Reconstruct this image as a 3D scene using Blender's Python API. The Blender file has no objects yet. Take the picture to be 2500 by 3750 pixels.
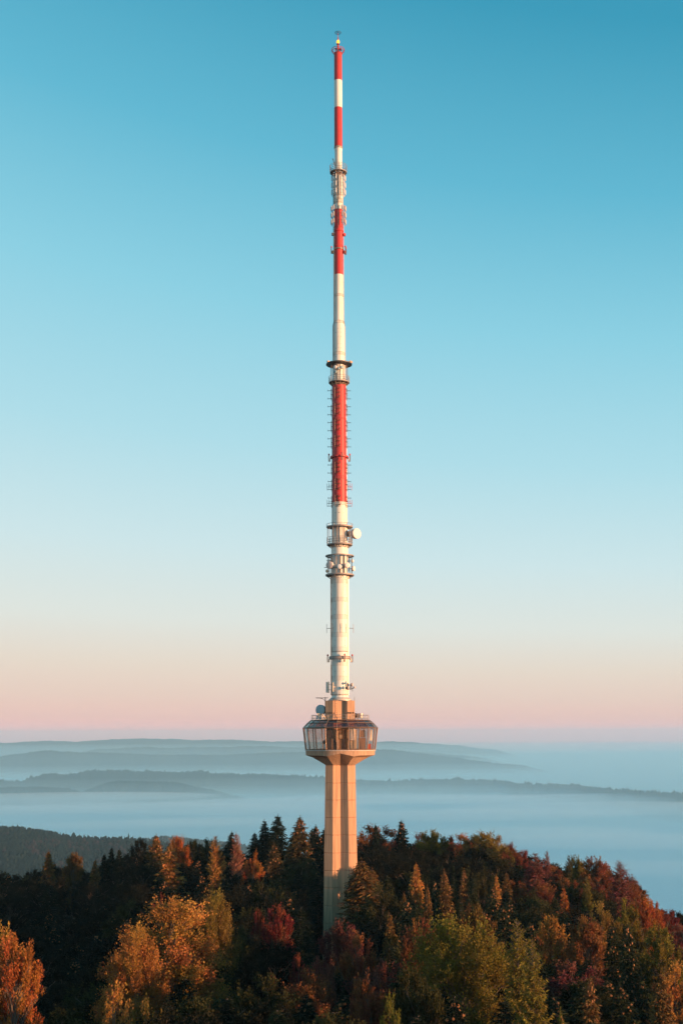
import bpy, math, random
import numpy as np
from mathutils import Vector, Matrix
R_ = math.radians
S = bpy.context.scene
COL = S.collection

# ------------------------------------------------------------------ camera
FPX = 4400.0; PW, PH = 2500.0, 3750.0
D = 231.0; CZ = 42.0
PITCH = math.atan(825 / FPX); YAW = math.atan(7.3 / FPX); ROLL = 0.0036
CAM = Vector((0, -D, CZ))
Fv = Vector((math.sin(YAW) * math.cos(PITCH), math.cos(YAW) * math.cos(PITCH), math.sin(PITCH)))
R0 = Vector((math.cos(YAW), -math.sin(YAW), 0)); U0 = R0.cross(Fv)
Rv = (R0 * math.cos(ROLL) - U0 * math.sin(ROLL)).normalized()
Uv = (U0 * math.cos(ROLL) + R0 * math.sin(ROLL)).normalized()
cd = bpy.data.cameras.new('camera'); cam = bpy.data.objects.new('camera', cd); COL.objects.link(cam)
cam.matrix_world = Matrix(((Rv.x, Uv.x, -Fv.x, CAM.x), (Rv.y, Uv.y, -Fv.y, CAM.y), (Rv.z, Uv.z, -Fv.z, CAM.z), (0, 0, 0, 1)))
cd.sensor_fit = 'VERTICAL'; cd.sensor_height = 36; cd.sensor_width = 24; cd.lens = FPX / PH * 36
cd.clip_start = 1; cd.clip_end = 90000
S.camera = cam

# ------------------------------------------------------------------ sky and sun
SUN_EL = R_(4.6); SUN_AZ = R_(63.5)            # azimuth from the camera side (-y) towards +x
sdir = Vector((math.sin(SUN_AZ) * math.cos(SUN_EL), -math.cos(SUN_AZ) * math.cos(SUN_EL), math.sin(SUN_EL)))
sl = bpy.data.lights.new('sun', 'SUN'); sun = bpy.data.objects.new('sun', sl); COL.objects.link(sun)
sl.energy = 5.0; sl.angle = R_(0.5); sl.color = (1.0, 0.56, 0.29)
sun.rotation_euler = sdir.to_track_quat('Z', 'Y').to_euler()
W = bpy.data.worlds.new('World'); S.world = W; W.use_nodes = True
nt = W.node_tree; nt.nodes.clear()
def srgb(r, g, b):
    f = lambda c: (c / 255 / 12.92) if c / 255 <= 0.04045 else ((c / 255 + 0.055) / 1.055) ** 2.4
    return (f(r), f(g), f(b), 1)
sky = nt.nodes.new('ShaderNodeTexSky'); sky.sky_type = 'NISHITA'; sky.sun_disc = False
sky.sun_elevation = SUN_EL; sky.sun_rotation = math.atan2(sdir.x, sdir.y); sky.air_density = 1.0; sky.dust_density = 0.5
b1 = nt.nodes.new('ShaderNodeBackground'); b1.inputs[1].default_value = 0.04
b2 = nt.nodes.new('ShaderNodeBackground'); b2.inputs[1].default_value = 0.60
mixs = nt.nodes.new('ShaderNodeMixShader'); mixs.inputs[0].default_value = 0.95
wo = nt.nodes.new('ShaderNodeOutputWorld')
tc = nt.nodes.new('ShaderNodeTexCoord'); sx = nt.nodes.new('ShaderNodeSeparateXYZ')
asn = nt.nodes.new('ShaderNodeMath'); asn.operation = 'ARCSINE'
mr = nt.nodes.new('ShaderNodeMapRange'); mr.inputs[1].default_value = R_(-2); mr.inputs[2].default_value = R_(60)
ramp = nt.nodes.new('ShaderNodeValToRGB')
SKY = [(-2, (150, 165, 182), 1), (-0.2, (225, 165, 165), 1.2), (0.3, (236, 165, 160), 1.35), (0.9, (234, 184, 172), 1.12), (1.8, (234, 203, 188), 1.02), (3.2, (231, 216, 201), 1), (5.2, (222, 227, 221), 1),
       (8.5, (203, 227, 231), 1), (13.5, (172, 218, 230), 1), (20, (138, 205, 224), 1), (27, (96, 181, 208), 1), (35, (58, 153, 184), 1), (60, (42, 120, 158), 1)]
els = ramp.color_ramp.elements
while len(els) < len(SKY): els.new(0.5)
for e, (a, c, g_) in zip(els, SKY): e.position = (a + 2) / 62
for e, (a, c, g_) in zip(els, SKY): e.color = tuple(v * g_ for v in srgb(*c)[:3]) + (1,)
L = nt.links.new
L(tc.outputs['Generated'], sx.inputs[0]); L(sx.outputs['Z'], asn.inputs[0]); 
# the half of the sky towards the sun side is a little deeper blue: elevation is stretched smoothly with the compass direction
cl = nt.nodes.new('ShaderNodeClamp'); cl.inputs[1].default_value = -0.4; cl.inputs[2].default_value = 0.4
ma1 = nt.nodes.new('ShaderNodeMath'); ma1.operation = 'MULTIPLY_ADD'; ma1.inputs[1].default_value = 0.42; ma1.inputs[2].default_value = 1.0
mu = nt.nodes.new('ShaderNodeMath'); mu.operation = 'MULTIPLY'
L(sx.outputs['X'], cl.inputs[0]); L(cl.outputs[0], ma1.inputs[0]); L(ma1.outputs[0], mu.inputs[0]); L(asn.outputs[0], mu.inputs[1]); L(mu.outputs[0], mr.inputs[0])
L(mr.outputs[0], ramp.inputs[0])
L(ramp.outputs[0], b2.inputs[0]); L(sky.outputs[0], b1.inputs[0])
L(b1.outputs[0], mixs.inputs[1]); L(b2.outputs[0], mixs.inputs[2]); L(mixs.outputs[0], wo.inputs[0])
S.view_settings.view_transform = 'Standard'; S.view_settings.look = 'None'
S.view_settings.exposure = 0.85; S.view_settings.gamma = 1; S.view_settings.use_curve_mapping = False
S.render.engine = 'CYCLES'
S.cycles.volume_bounces = 2; S.cycles.transparent_max_bounces = 16; S.cycles.max_bounces = 8

# ------------------------------------------------------------------ helpers
def ray(X, Y): return Fv + Rv * ((X - PW / 2) / FPX) - Uv * ((Y - PH / 2) / FPX)
def at(X, Y, dist):                                  # point on the pixel's ray at that horizontal distance
    r = ray(X, Y); h = math.hypot(r.x, r.y); return CAM + r * (dist / h)
def TP(X, Y, yo=0.0):                                # point on the plane y = yo
    r = ray(X, Y); return CAM + r * ((yo - CAM.y) / r.y)
def AX(Y): return 1237 + (Y - 200) * ROLL            # the mast's axis in pixels
def ZY(Y): return TP(AX(Y), Y).z
def MP(Y):                                           # metres per pixel on the axis
    return (Vector((0, 0, ZY(Y))) - CAM).dot(Fv) / FPX
def tag(o, label=None, cat=None, group=None, kind=None):
    if label: o['label'] = label
    if cat: o['category'] = cat
    if group: o['group'] = group
    if kind: o['kind'] = kind
    return o
def link(name, me, parent=None):
    o = bpy.data.objects.new(name, me); COL.objects.link(o)
    if parent: o.parent = parent
    return o
def empty(name, loc=(0, 0, 0)):
    o = bpy.data.objects.new(name, None); o.location = loc; COL.objects.link(o); return o

class MB:
    def __init__(s): s.v = []; s.f = []; s.m = []; s.mi = 0
    def face(s, pts):
        n = len(s.v); s.v += [tuple(p) for p in pts]; s.f.append(tuple(range(n, n + len(pts)))); s.m.append(s.mi)
    def addvf(s, v, f):
        n = len(s.v); s.v += [tuple(p) for p in v]; s.f += [tuple(i + n for i in q) for q in f]; s.m += [s.mi] * len(f)
    def lathe(s, prof, n=32, c=(0, 0, 0), cap=True, a0=0.0):
        v = []; f = []
        for r, z in prof:
            for k in range(n):
                a = a0 + 2 * math.pi * k / n; v.append((c[0] + r * math.sin(a), c[1] - r * math.cos(a), c[2] + z))
        for i in range(len(prof) - 1):
            for k in range(n):
                k2 = (k + 1) % n; f.append((i * n + k, i * n + k2, (i + 1) * n + k2, (i + 1) * n + k))
        if cap: f.append(tuple(reversed(range(n)))); f.append(tuple(range((len(prof) - 1) * n, len(prof) * n)))
        s.addvf(v, f)
    def ring(s, ro, ri, z0, z1, n=40):               # flat annular slab
        s.lathe([(ri, z0), (ro, z0), (ro, z1), (ri, z1), (ri, z0)], n, cap=False)
    def tube(s, pts, r, n=6, r1=None, cap=True):
        pts = [Vector(p) for p in pts]; N = len(pts); v = []; f = []
        for i, p in enumerate(pts):
            d = (pts[min(i + 1, N - 1)] - pts[max(i - 1, 0)]).normalized()
            a = Vector((0, 0, 1)) if abs(d.z) < 0.9 else Vector((1, 0, 0))
            x = d.cross(a).normalized(); y = d.cross(x)
            rr = r if r1 is None else r + (r1 - r) * i / (N - 1)
            for k in range(n):
                t = 2 * math.pi * k / n; v.append(p + x * (rr * math.cos(t)) + y * (rr * math.sin(t)))
        for i in range(N - 1):
            for k in range(n):
                k2 = (k + 1) % n; f.append((i * n + k, i * n + k2, (i + 1) * n + k2, (i + 1) * n + k))
        if cap: f.append(tuple(reversed(range(n)))); f.append(tuple(range((N - 1) * n, N * n)))
        s.addvf(v, f)
    def hoop(s, R, z, r, n=40, a0=0, a1=360, c=(0, 0)):
        full = abs(a1 - a0) >= 360
        pts = [(c[0] + R * math.sin(R_(a0 + (a1 - a0) * k / n)), c[1] - R * math.cos(R_(a0 + (a1 - a0) * k / n)), z) for k in range(n + 1)]
        s.tube(pts, r, 5, cap=not full)
    def box(s, c, h, ax=None):                       # centre, half sizes, optional azimuth in degrees
        cx, cy, cz = c; q = R_(ax or 0); ca, sa = math.cos(q), math.sin(q); v = []
        for dz in (-1, 1):
            for dx, dy in ((-1, -1), (1, -1), (1, 1), (-1, 1)):
                x, y = dx * h[0], dy * h[1]; v.append((cx + x * ca - y * sa, cy + x * sa + y * ca, cz + dz * h[2]))
        s.addvf(v, [(3, 2, 1, 0), (4, 5, 6, 7), (0, 1, 5, 4), (1, 2, 6, 5), (2, 3, 7, 6), (3, 0, 4, 7)])
    def ball(s, c, r, n=10, m=6, sq=1.0):
        s.lathe([(max(0.001, r * math.sin(math.pi * i / m)), -r * sq * math.cos(math.pi * i / m)) for i in range(m + 1)], n, c)
    def build(s, name, mat, parent=None, smooth=False, label=None, kind=None):
        me = bpy.data.meshes.new(name); me.from_pydata(s.v, [], s.f)
        for m in (mat if isinstance(mat, (list, tuple)) else [mat]): me.materials.append(m)
        if isinstance(mat, (list, tuple)): me.polygons.foreach_set('material_index', s.m)
        if smooth:
            me.shade_smooth()
            try: me.set_sharp_from_angle(angle=R_(40))
            except Exception: pass
        me.update(); o = link(name, me, parent)
        if label: o['label'] = label
        if kind: o['kind'] = kind
        return o

# ------------------------------------------------------------------ materials
def mat(name, col, rough=0.6, metal=0.0, noise=0.12, scale=1.0, col2=None, bump=0.0, stretch=(1, 1, 1), spec=0.3, emit=None, stain=None):
    m = bpy.data.materials.new(name); m.use_nodes = True; n = m.node_tree; bs = n.nodes['Principled BSDF']
    bs.inputs['Roughness'].default_value = rough; bs.inputs['Metallic'].default_value = metal
    bs.inputs['Specular IOR Level'].default_value = spec
    t = n.nodes.new('ShaderNodeTexCoord'); mp = n.nodes.new('ShaderNodeMapping'); mp.inputs['Scale'].default_value = stretch
    ns = n.nodes.new('ShaderNodeTexNoise'); ns.inputs['Scale'].default_value = scale; ns.inputs['Detail'].default_value = 6
    ns.inputs['Roughness'].default_value = 0.65
    cr = n.nodes.new('ShaderNodeValToRGB'); cr.color_ramp.elements[0].position = 0.3; cr.color_ramp.elements[1].position = 0.7
    c2 = col2 or tuple(c * (1 - 2 * noise) for c in col)
    cr.color_ramp.elements[0].color = (*c2, 1); cr.color_ramp.elements[1].color = (*col, 1)
    n.links.new(t.outputs['Object'], mp.inputs[0]); n.links.new(mp.outputs[0], ns.inputs[0]); n.links.new(ns.outputs[0], cr.inputs[0])
    n.links.new(cr.outputs[0], bs.inputs['Base Color'])
    if stain:                                        # long vertical runs of rust and dirt
        m2 = n.nodes.new('ShaderNodeMapping'); m2.inputs['Scale'].default_value = (2.2, 2.2, 0.07); m2.inputs['Location'].default_value = (3, 1, 5)
        n2 = n.nodes.new('ShaderNodeTexNoise'); n2.inputs['Scale'].default_value = 1.3; n2.inputs['Detail'].default_value = 5
        r2 = n.nodes.new('ShaderNodeMapRange'); r2.inputs[1].default_value = .48; r2.inputs[2].default_value = .68; r2.inputs[4].default_value = stain[1]
        mx = n.nodes.new('ShaderNodeMix'); mx.data_type = 'RGBA'; mx.inputs[7].default_value = (*stain[0], 1)
        n.links.new(t.outputs['Object'], m2.inputs[0]); n.links.new(m2.outputs[0], n2.inputs[0]); n.links.new(n2.outputs[0], r2.inputs[0])
        n.links.new(r2.outputs[0], mx.inputs[0]); n.links.new(cr.outputs[0], mx.inputs[6]); n.links.new(mx.outputs[2], bs.inputs['Base Color'])
    if bump:
        bp = n.nodes.new('ShaderNodeBump'); bp.inputs['Strength'].default_value = bump; bp.inputs['Distance'].default_value = 0.05
        n.links.new(ns.outputs[0], bp.inputs['Height']); n.links.new(bp.outputs[0], bs.inputs['Normal'])
    if emit:
        bs.inputs['Emission Color'].default_value = (*emit[0], 1); bs.inputs['Emission Strength'].default_value = emit[1]
    return m
M_white = mat('white_paint', (0.81, 0.77, 0.71), 0.55, noise=0.05, scale=0.9, stretch=(2.4, 2.4, 0.22), col2=(0.68, 0.60, 0.50), stain=((.45, .30, .19), .32))
M_red = mat('red_paint', (0.62, 0.030, 0.032), 0.45, scale=0.5, stretch=(2, 2, 0.3), col2=(0.44, 0.05, 0.045), stain=((.30, .07, .05), .55))
M_conc = mat('board_marked_concrete', (0.69, 0.375, 0.215), 0.85, scale=1.6, stretch=(3, 3, 0.12), col2=(0.42, 0.225, 0.135), bump=0.4, stain=((.24, .15, .10), .6))
M_concp = mat('pod_concrete', (0.58, 0.335, 0.21), 0.85, scale=1.2, stretch=(2.5, 2.5, 0.2), col2=(0.27, 0.17, 0.115), bump=0.3)
M_joint = mat('joint_concrete', (0.28, 0.2, 0.15), 0.9)
M_galv = mat('galvanised_steel', (0.42, 0.36, 0.33), 0.45, 0.5, scale=2)
M_dark = mat('dark_steel', (0.10, 0.09, 0.09), 0.5, 0.4, scale=2)
M_deck = mat('platform_steel', (0.36, 0.29, 0.26), 0.6, 0.3, scale=1.5)
M_seam = mat('seam_grey', (0.62, 0.50, 0.42), 0.7)
M_hatch = mat('dark_hatch', (0.05, 0.04, 0.04), 0.4)
M_dishw = mat('dish_white', (0.80, 0.72, 0.66), 0.5, scale=1, noise=0.04)
M_dishs = mat('dish_shell', (0.66, 0.50, 0.44), 0.5, scale=1, noise=0.05)
M_dishd = mat('dish_dark', (0.10, 0.13, 0.14), 0.5, scale=1)
M_dishg = mat('dish_teal_grey', (0.30, 0.42, 0.46), 0.5, scale=1)
M_bronze = mat('bronze_mullion', (0.38, 0.22, 0.15), 0.35, 0.6, scale=2)
M_cream = mat('cream_panel', (0.84, 0.62, 0.42), 0.6, scale=1)
M_cab = mat('dark_cabinet', (0.11, 0.09, 0.09), 0.4, scale=1)
M_cabb = mat('brown_cabinet', (0.46, 0.28, 0.18), 0.6, scale=1)
M_redbox = mat('red_box', (0.45, 0.08, 0.04), 0.5, scale=1)
M_amber = mat('amber_lamp', (0.9, 0.38, 0.02), 0.3, emit=((1.0, 0.42, 0.04), 0.9))
M_lampred = mat('red_lamp_glass', (0.62, 0.10, 0.09), 0.25, scale=1)
M_roof = mat('roof_deck_grey', (0.22, 0.23, 0.24), 0.7, scale=1)
def glass(name, tint, refl):
    m = bpy.data.materials.new(name); m.use_nodes = True; n = m.node_tree; n.nodes.clear()
    o = n.nodes.new('ShaderNodeOutputMaterial'); tr = n.nodes.new('ShaderNodeBsdfTransparent'); tr.inputs[0].default_value = (*tint, 1)
    gl = n.nodes.new('ShaderNodeBsdfGlossy'); gl.inputs[1].default_value = 0.03; gl.inputs[0].default_value = (0.9, 0.85, 0.8, 1)
    fr = n.nodes.new('ShaderNodeLayerWeight'); fr.inputs[0].default_value = 0.5; pw = n.nodes.new('ShaderNodeMath'); pw.operation = 'POWER'; pw.inputs[1].default_value = 3.5
    n.links.new(fr.outputs['Facing'], pw.inputs[0])
    ma = n.nodes.new('ShaderNodeMath'); ma.operation = 'MULTIPLY_ADD'; ma.inputs[1].default_value = 0.6; ma.inputs[2].default_value = refl
    mx = n.nodes.new('ShaderNodeMixShader')
    n.links.new(pw.outputs[0], ma.inputs[0]); n.links.new(ma.outputs[0], mx.inputs[0]); n.links.new(tr.outputs[0], mx.inputs[1])
    n.links.new(gl.outputs[0], mx.inputs[2]); n.links.new(mx.outputs[0], o.inputs[0]); return m
M_glass = glass('window_glass', (0.96, 0.92, 0.90), 0.17)
M_glassr = glass('roof_glass', (0.72, 0.58, 0.50), 0.10)

def leafmat(name, trans=0.25):
    m = bpy.data.materials.new(name); m.use_nodes = True; n = m.node_tree; n.nodes.clear(); l = n.links.new
    o = n.nodes.new('ShaderNodeOutputMaterial'); df = n.nodes.new('ShaderNodeBsdfDiffuse'); tl = n.nodes.new('ShaderNodeBsdfTranslucent')
    oi = n.nodes.new('ShaderNodeObjectInfo'); at_ = n.nodes.new('ShaderNodeAttribute'); at_.attribute_name = 'var'
    hs = n.nodes.new('ShaderNodeHueSaturation')
    h = n.nodes.new('ShaderNodeMapRange'); h.inputs[3].default_value = 0.47; h.inputs[4].default_value = 0.53
    v = n.nodes.new('ShaderNodeMapRange'); v.inputs[3].default_value = 0.40; v.inputs[4].default_value = 1.55
    sp = n.nodes.new('ShaderNodeSeparateXYZ'); l(at_.outputs['Vector'], sp.inputs[0])
    l(sp.outputs[0], h.inputs[0]); l(sp.outputs[1], v.inputs[0]); l(h.outputs[0], hs.inputs['Hue']); l(v.outputs[0], hs.inputs['Value'])
    l(oi.outputs['Color'], hs.inputs['Color']); l(hs.outputs[0], df.inputs[0]); l(hs.outputs[0], tl.inputs[0])
    mx = n.nodes.new('ShaderNodeMixShader'); mx.inputs[0].default_value = trans
    l(df.outputs[0], mx.inputs[1]); l(tl.outputs[0], mx.inputs[2]); l(mx.outputs[0], o.inputs[0]); return m
M_leaf = leafmat('autumn_leaves', 0.30)
M_needle = leafmat('needles', 0.12)
M_bark = mat('bark', (0.16, 0.11, 0.085), 0.9, scale=3, stretch=(4, 4, 0.8))
M_cone = mat('spruce_cone', (0.42, 0.17, 0.07), 0.7, scale=5)
M_ground = mat('leaf_litter', (0.060, 0.040, 0.024), 0.95, scale=0.05)

# ------------------------------------------------------------------ haze and valley fog
def volbox(name, x0, x1, y0, y1, z0, z1, col, dens, aniso):
    b = MB(); b.box(((x0 + x1) / 2, (y0 + y1) / 2, (z0 + z1) / 2), ((x1 - x0) / 2, (y1 - y0) / 2, (z1 - z0) / 2))
    m = bpy.data.materials.new(name + '_air'); m.use_nodes = True; n = m.node_tree; n.nodes.clear()
    o = n.nodes.new('ShaderNodeOutputMaterial'); v = n.nodes.new('ShaderNodeVolumePrincipled')
    v.inputs['Color'].default_value = (*col, 1); v.inputs['Density'].default_value = dens; v.inputs['Anisotropy'].default_value = aniso
    n.links.new(v.outputs[0], o.inputs['Volume'])
    ob = b.build(name, m); ob['kind'] = 'stuff'; return ob
haze = volbox('haze', -27000, 27000, -2500, 26500, -560, 190, (0.46, 0.76, 0.93), 0.50e-4, 0.0)
tag(haze, 'thin blue autumn haze filling the air over the valley', 'haze')
for nm_, top_, col_, den_, lab_ in (('valley_haze', -58, (0.42, 0.76, 0.92), 0.60e-4, 'bluish haze hanging between the ridges'),
                                    ('thin_mist', -238, (0.50, 0.82, 0.92), 2.2e-4, 'thin upper mist over the valley fog'),
                                    ('valley_fog', -292, (0.52, 0.84, 0.93), 5e-4, 'pale fog lying in the valley between the ridges'),
                                    ('dense_fog', -338, (0.52, 0.84, 0.93), 1.4e-3, 'dense fog low in the valley')):
    k_ = {-58: 0, -238: 40, -292: 80, -338: 120}[top_]
    tag(volbox(nm_, -26000 + k_, 26000 - k_, 1250 + k_, 26000 - k_, -450 + k_ / 10, top_, col_, den_, 0.0), lab_, 'fog')
# lens shaped banks of mist on top of the fog
M_wisp = bpy.data.materials.new('wisp_air'); M_wisp.use_nodes = True; n_ = M_wisp.node_tree; n_.nodes.clear()
o_ = n_.nodes.new('ShaderNodeOutputMaterial'); v_ = n_.nodes.new('ShaderNodeVolumePrincipled'); v_.inputs['Color'].default_value = (0.80, 0.95, 1, 1); v_.inputs['Density'].default_value = 1.5e-3
n_.links.new(v_.outputs[0], o_.inputs['Volume'])
rw_ = random.Random(21)
for k_, (X_, Y_, rx_, ry_, tz_) in enumerate([(2250, 2960, 900, 420, 26), (1750, 2985, 800, 300, 22), (2350, 3080, 620, 260, 20), (1500, 2925, 900, 350, 24), (1950, 3050, 500, 200, 18),
        (600, 2960, 1100, 380, 26), (250, 2920, 900, 420, 26), (1000, 2940, 700, 300, 22), (100, 2968, 600, 240, 20), (2100, 2925, 1300, 420, 22), (2420, 3180, 420, 160, 16), (850, 3010, 520, 190, 18), (500, 3020, 500, 180, 16)]):
    r_ = ray(X_, Y_); zt_ = -304 + rw_.uniform(-6, 6); d_ = (CZ - zt_) / (-r_.z / math.hypot(r_.x, r_.y)); p_ = at(X_, Y_, d_)
    b_ = MB(); b_.lathe([(max(.01, math.sin(math.pi * i / 8)), -math.cos(math.pi * i / 8)) for i in range(9)], 28, cap=False)
    ca_, sa_ = math.cos(rw_.uniform(-.3, .3)), math.sin(rw_.uniform(-.3, .3))
    b_.v = [(p_.x + x * rx_ * ca_ - y * ry_ * sa_, p_.y + x * rx_ * sa_ + y * ry_ * ca_, zt_ + z * tz_) for x, y, z in b_.v]
    tag(b_.build('mist_wisp', M_wisp, None, True), 'soft lens of brighter mist lying on the valley fog', 'mist', 'mist wisps on the valley fog', 'stuff')

# ================================================================== the broadcast tower
tower = tag(empty('broadcast_tower'), 'tall concrete tower with glazed round cabin and red and white banded antenna mast', 'tower')
def P(Y, az, rpx):                                   # polar point: height of row Y, azimuth from the camera side, radius in photo pixels
    r = rpx * MP(Y); return Vector((r * math.sin(R_(az)), -r * math.cos(R_(az)), ZY(Y)))
def pan(x, y): return x, y
STAR = [(-1, -1), (-0.489, -1.21), (0, -0.99), (0.489, -1.21), (1, -1), (1, 1), (0.489, 1.21), (0, 0.99), (-0.489, 1.21), (-1, 1)]
def hw(Y): return (54 + (Y - 2801) * 0.0162) * MP(min(Y, 3500))
Ys = [2801, 2865.7, 2927, 2990, 3053, 3118, 3181, 3244, 3308, 3372, 3436, 3500, 3600]
for i in range(len(Ys) - 1):
    za, zb = ZY(Ys[i + 1]), ZY(Ys[i]); ha, hb = hw(Ys[i + 1]), hw(Ys[i])
    if i == len(Ys) - 2: za -= 6
    b = MB(); v = []; f = []; n = len(STAR)
    for (z, s) in ((za, ha * 0.97), (za + 0.08, ha), (zb - 0.08, hb), (zb, hb * 0.97)):
        v += [(x * s, y * s, z) for x, y in STAR]
    for j in range(3):
        for k in range(n):
            k2 = (k + 1) % n; f.append((j * n + k, j * n + k2, (j + 1) * n + k2, (j + 1) * n + k))
    f.append(tuple(reversed(range(n)))); f.append(tuple(range(3 * n, 4 * n)))
    b.addvf(v, f); b.build('shaft_segment', M_conc, tower)
# flared underside and rim of the cabin
def starhit(a):                                      # radius of the star plan in direction a (azimuth from -y)
    dx, dy = math.sin(a), -math.cos(a); best = 9
    for i in range(10):
        (x1, y1), (x2, y2) = STAR[i], STAR[(i + 1) % 10]; ex, ey = x2 - x1, y2 - y1
        den = dx * ey - dy * ex
        if abs(den) < 1e-9: continue
        t = (x1 * ey - y1 * ex) / den; u = (x1 * dy - y1 * dx) / den
        if t > 0 and -1e-6 <= u <= 1 + 1e-6: best = min(best, t)
    return best
angs = sorted(set([round(4.5 * k, 3) for k in range(80)] + [round((c + 180 * q) % 360, 3) for q in range(2) for c in (-22.0, 22.0)]))
h0 = hw(2801) * 0.99; rows = [[], [], [], [], []]
for a in angs:
    ar = R_(a); m = ((a + 90) % 180) - 90; am = abs(m)
    r0 = starhit(ar) * h0
    if am <= 22.01:
        t = am / 22.0; yk = 2757.6 + (2768 - 2757.6) * t
    else:
        t = (am - 22.0) / 22.73; yk = 2768 - 3.0 * math.sin(min(1, t * 1.6) * math.pi / 2)
    RA = 126 * MP(2760); zr = ZY(yk); z0 = ZY(2801)
    if am <= 22.05: rk, zk = r0 + (RA - r0) * 0.5, z0 + (zr - z0) * 0.5
    else:
        w = min(1, (am - 22.0) / 8); rk1, zk1 = 103 * MP(2770), ZY(2772.6)
        rk, zk = (r0 + (RA - r0) * 0.5) * (1 - w) + rk1 * w, (z0 + (zr - z0) * 0.5) * (1 - w) + zk1 * w
    for j, (r, z) in enumerate(((r0, z0), (rk, zk), (RA, zr), (127 * MP(2750), ZY(2749)), (127.5 * MP(2746), ZY(2748.6)))):
        rows[j].append((r * math.sin(ar), -r * math.cos(ar), z))
n = len(angs)
def loft(rs, b):
    v = [p for r in rs for p in r]; f = []
    for j in range(len(rs) - 1):
        for k in range(n):
            k2 = (k + 1) % n; f.append((j * n + k, j * n + k2, (j + 1) * n + k2, (j + 1) * n + k))
    b.addvf(v, f)
b = MB(); loft(rows[:3], b); b.build('cabin_underside', M_concp, tower)
b = MB(); loft([rows[2], rows[3]], b); b.build('cabin_rim', M_concp, tower)
b = MB(); b.ring(129.5 * MP(2748), 60 * MP(2748), ZY(2749), ZY(2746), 60); b.build('sill_ring', M_seam, tower)
b = MB(); b.lathe([(124 * MP(2746), ZY(2745.6)), (124 * MP(2746), ZY(2744.6))], 60); b.build('cabin_floor', M_roof, tower)
# glazing
NF = 20
def vert(k, Y, r, dr=0): return P(Y, -5.2 + 18 * k, r + dr)
tiers = [(2746, 127.5, 2665, 136.5, 'window_pane', M_glass), (2663.6, 136.0, 2648, 120, 'roof_pane', M_glassr), (2647, 119.5, 2638, 108, 'roof_pane', M_glassr)]
for (Ya, ra, Yb, rb, nm, mt) in tiers:
    for k in range(NF):
        b = MB(); q = [vert(k, Ya, ra, -1), vert(k + 1, Ya, ra, -1), vert(k + 1, Yb, rb, -1), vert(k, Yb, rb, -1)]
        nrm = (q[1] - q[0]).cross(q[3] - q[0]).normalized() * 0.02
        o = [p + nrm for p in q]; i_ = [p - nrm for p in q]
        b.face(o); b.face(i_[::-1])
        for j in range(4): b.face([o[j], i_[j], i_[(j + 1) % 4], o[(j + 1) % 4]])
        b.build(nm, mt, tower)
for k in range(NF):
    b = MB(); b.tube([vert(k, 2746, 127.5), vert(k, 2665, 136.5)], 0.10, 4); b.build('mullion', M_bronze, tower)
    b = MB(); b.tube([vert(k, 2665, 136.5), vert(k, 2647.5, 120), vert(k, 2638, 108)], 0.07, 4); b.build('roof_bar', M_bronze, tower)
for (Y, r, w) in ((2665, 136.5, 0.13), (2647.5, 120, 0.08), (2638, 108, 0.1), (2744.5, 127.7, 0.11)):
    b = MB(); b.tube([vert(k, Y, r) for k in range(NF + 1)], w, 4, cap=False); b.build('glazing_ring', M_bronze, tower)
b = MB(); b.lathe([(107.5 * MP(2638), ZY(2638.6)), (107.5 * MP(2638), ZY(2636.8))], 40); b.build('roof_deck', M_roof, tower)
# a light ceiling frame and trusses below the roof glass
for k in range(NF):
    b = MB(); b.tube([vert(k, 2666, 130), vert(k + 1, 2640, 104)], 0.045, 4); b.build('roof_brace', M_bronze, tower)
# core, seen through the glass and rising above the roof
BLK = [(-1, -.80), (-.5, -1.0), (.30, -.72), (.30, -.76), (.49, -.98), (1, -.80), (1, .9), (-1, .9)]
def prism(poly, s, z0, z1, b):
    n = len(poly); v = [(x * s, y * s, z) for z in (z0, z1) for x, y in poly]
    b.addvf(v, [(k, (k + 1) % n, n + (k + 1) % n, n + k) for k in range(n)] + [tuple(reversed(range(n))), tuple(range(n, 2 * n))])
sb = 53 * MP(2600)
b = MB(); prism(BLK, sb * 0.95, ZY(2744), ZY(2640), b); b.build('cabin_core', M_cream, tower)
b = MB(); prism(BLK, sb, ZY(2636), ZY(2609), b); b.build('core_block_lower', M_conc, tower)
b = MB(); prism(BLK, sb, ZY(2608), ZY(2567), b); prism(BLK, sb * .985, ZY(2609), ZY(2608), b); b.build('core_block_upper', M_conc, tower)
for i, (x, w) in enumerate(((-46, 1.2), (-39, 2.4), (-30, 3.0), (30, 1.2), (40, 2.0), (49, 2.2), (44, 1.2))):
    b = MB(); c = TP(AX(2611) + x, 2611, -sb * (1.0 if abs(x) < 52 else .8)); y = -sb * (0.98 if abs(x) < 45 else .86)
    b.box((c.x, y, ZY(2611.5)), (w * .026, 0.12, 0.13)); b.build('vent_slot', M_hatch, tower)
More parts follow.
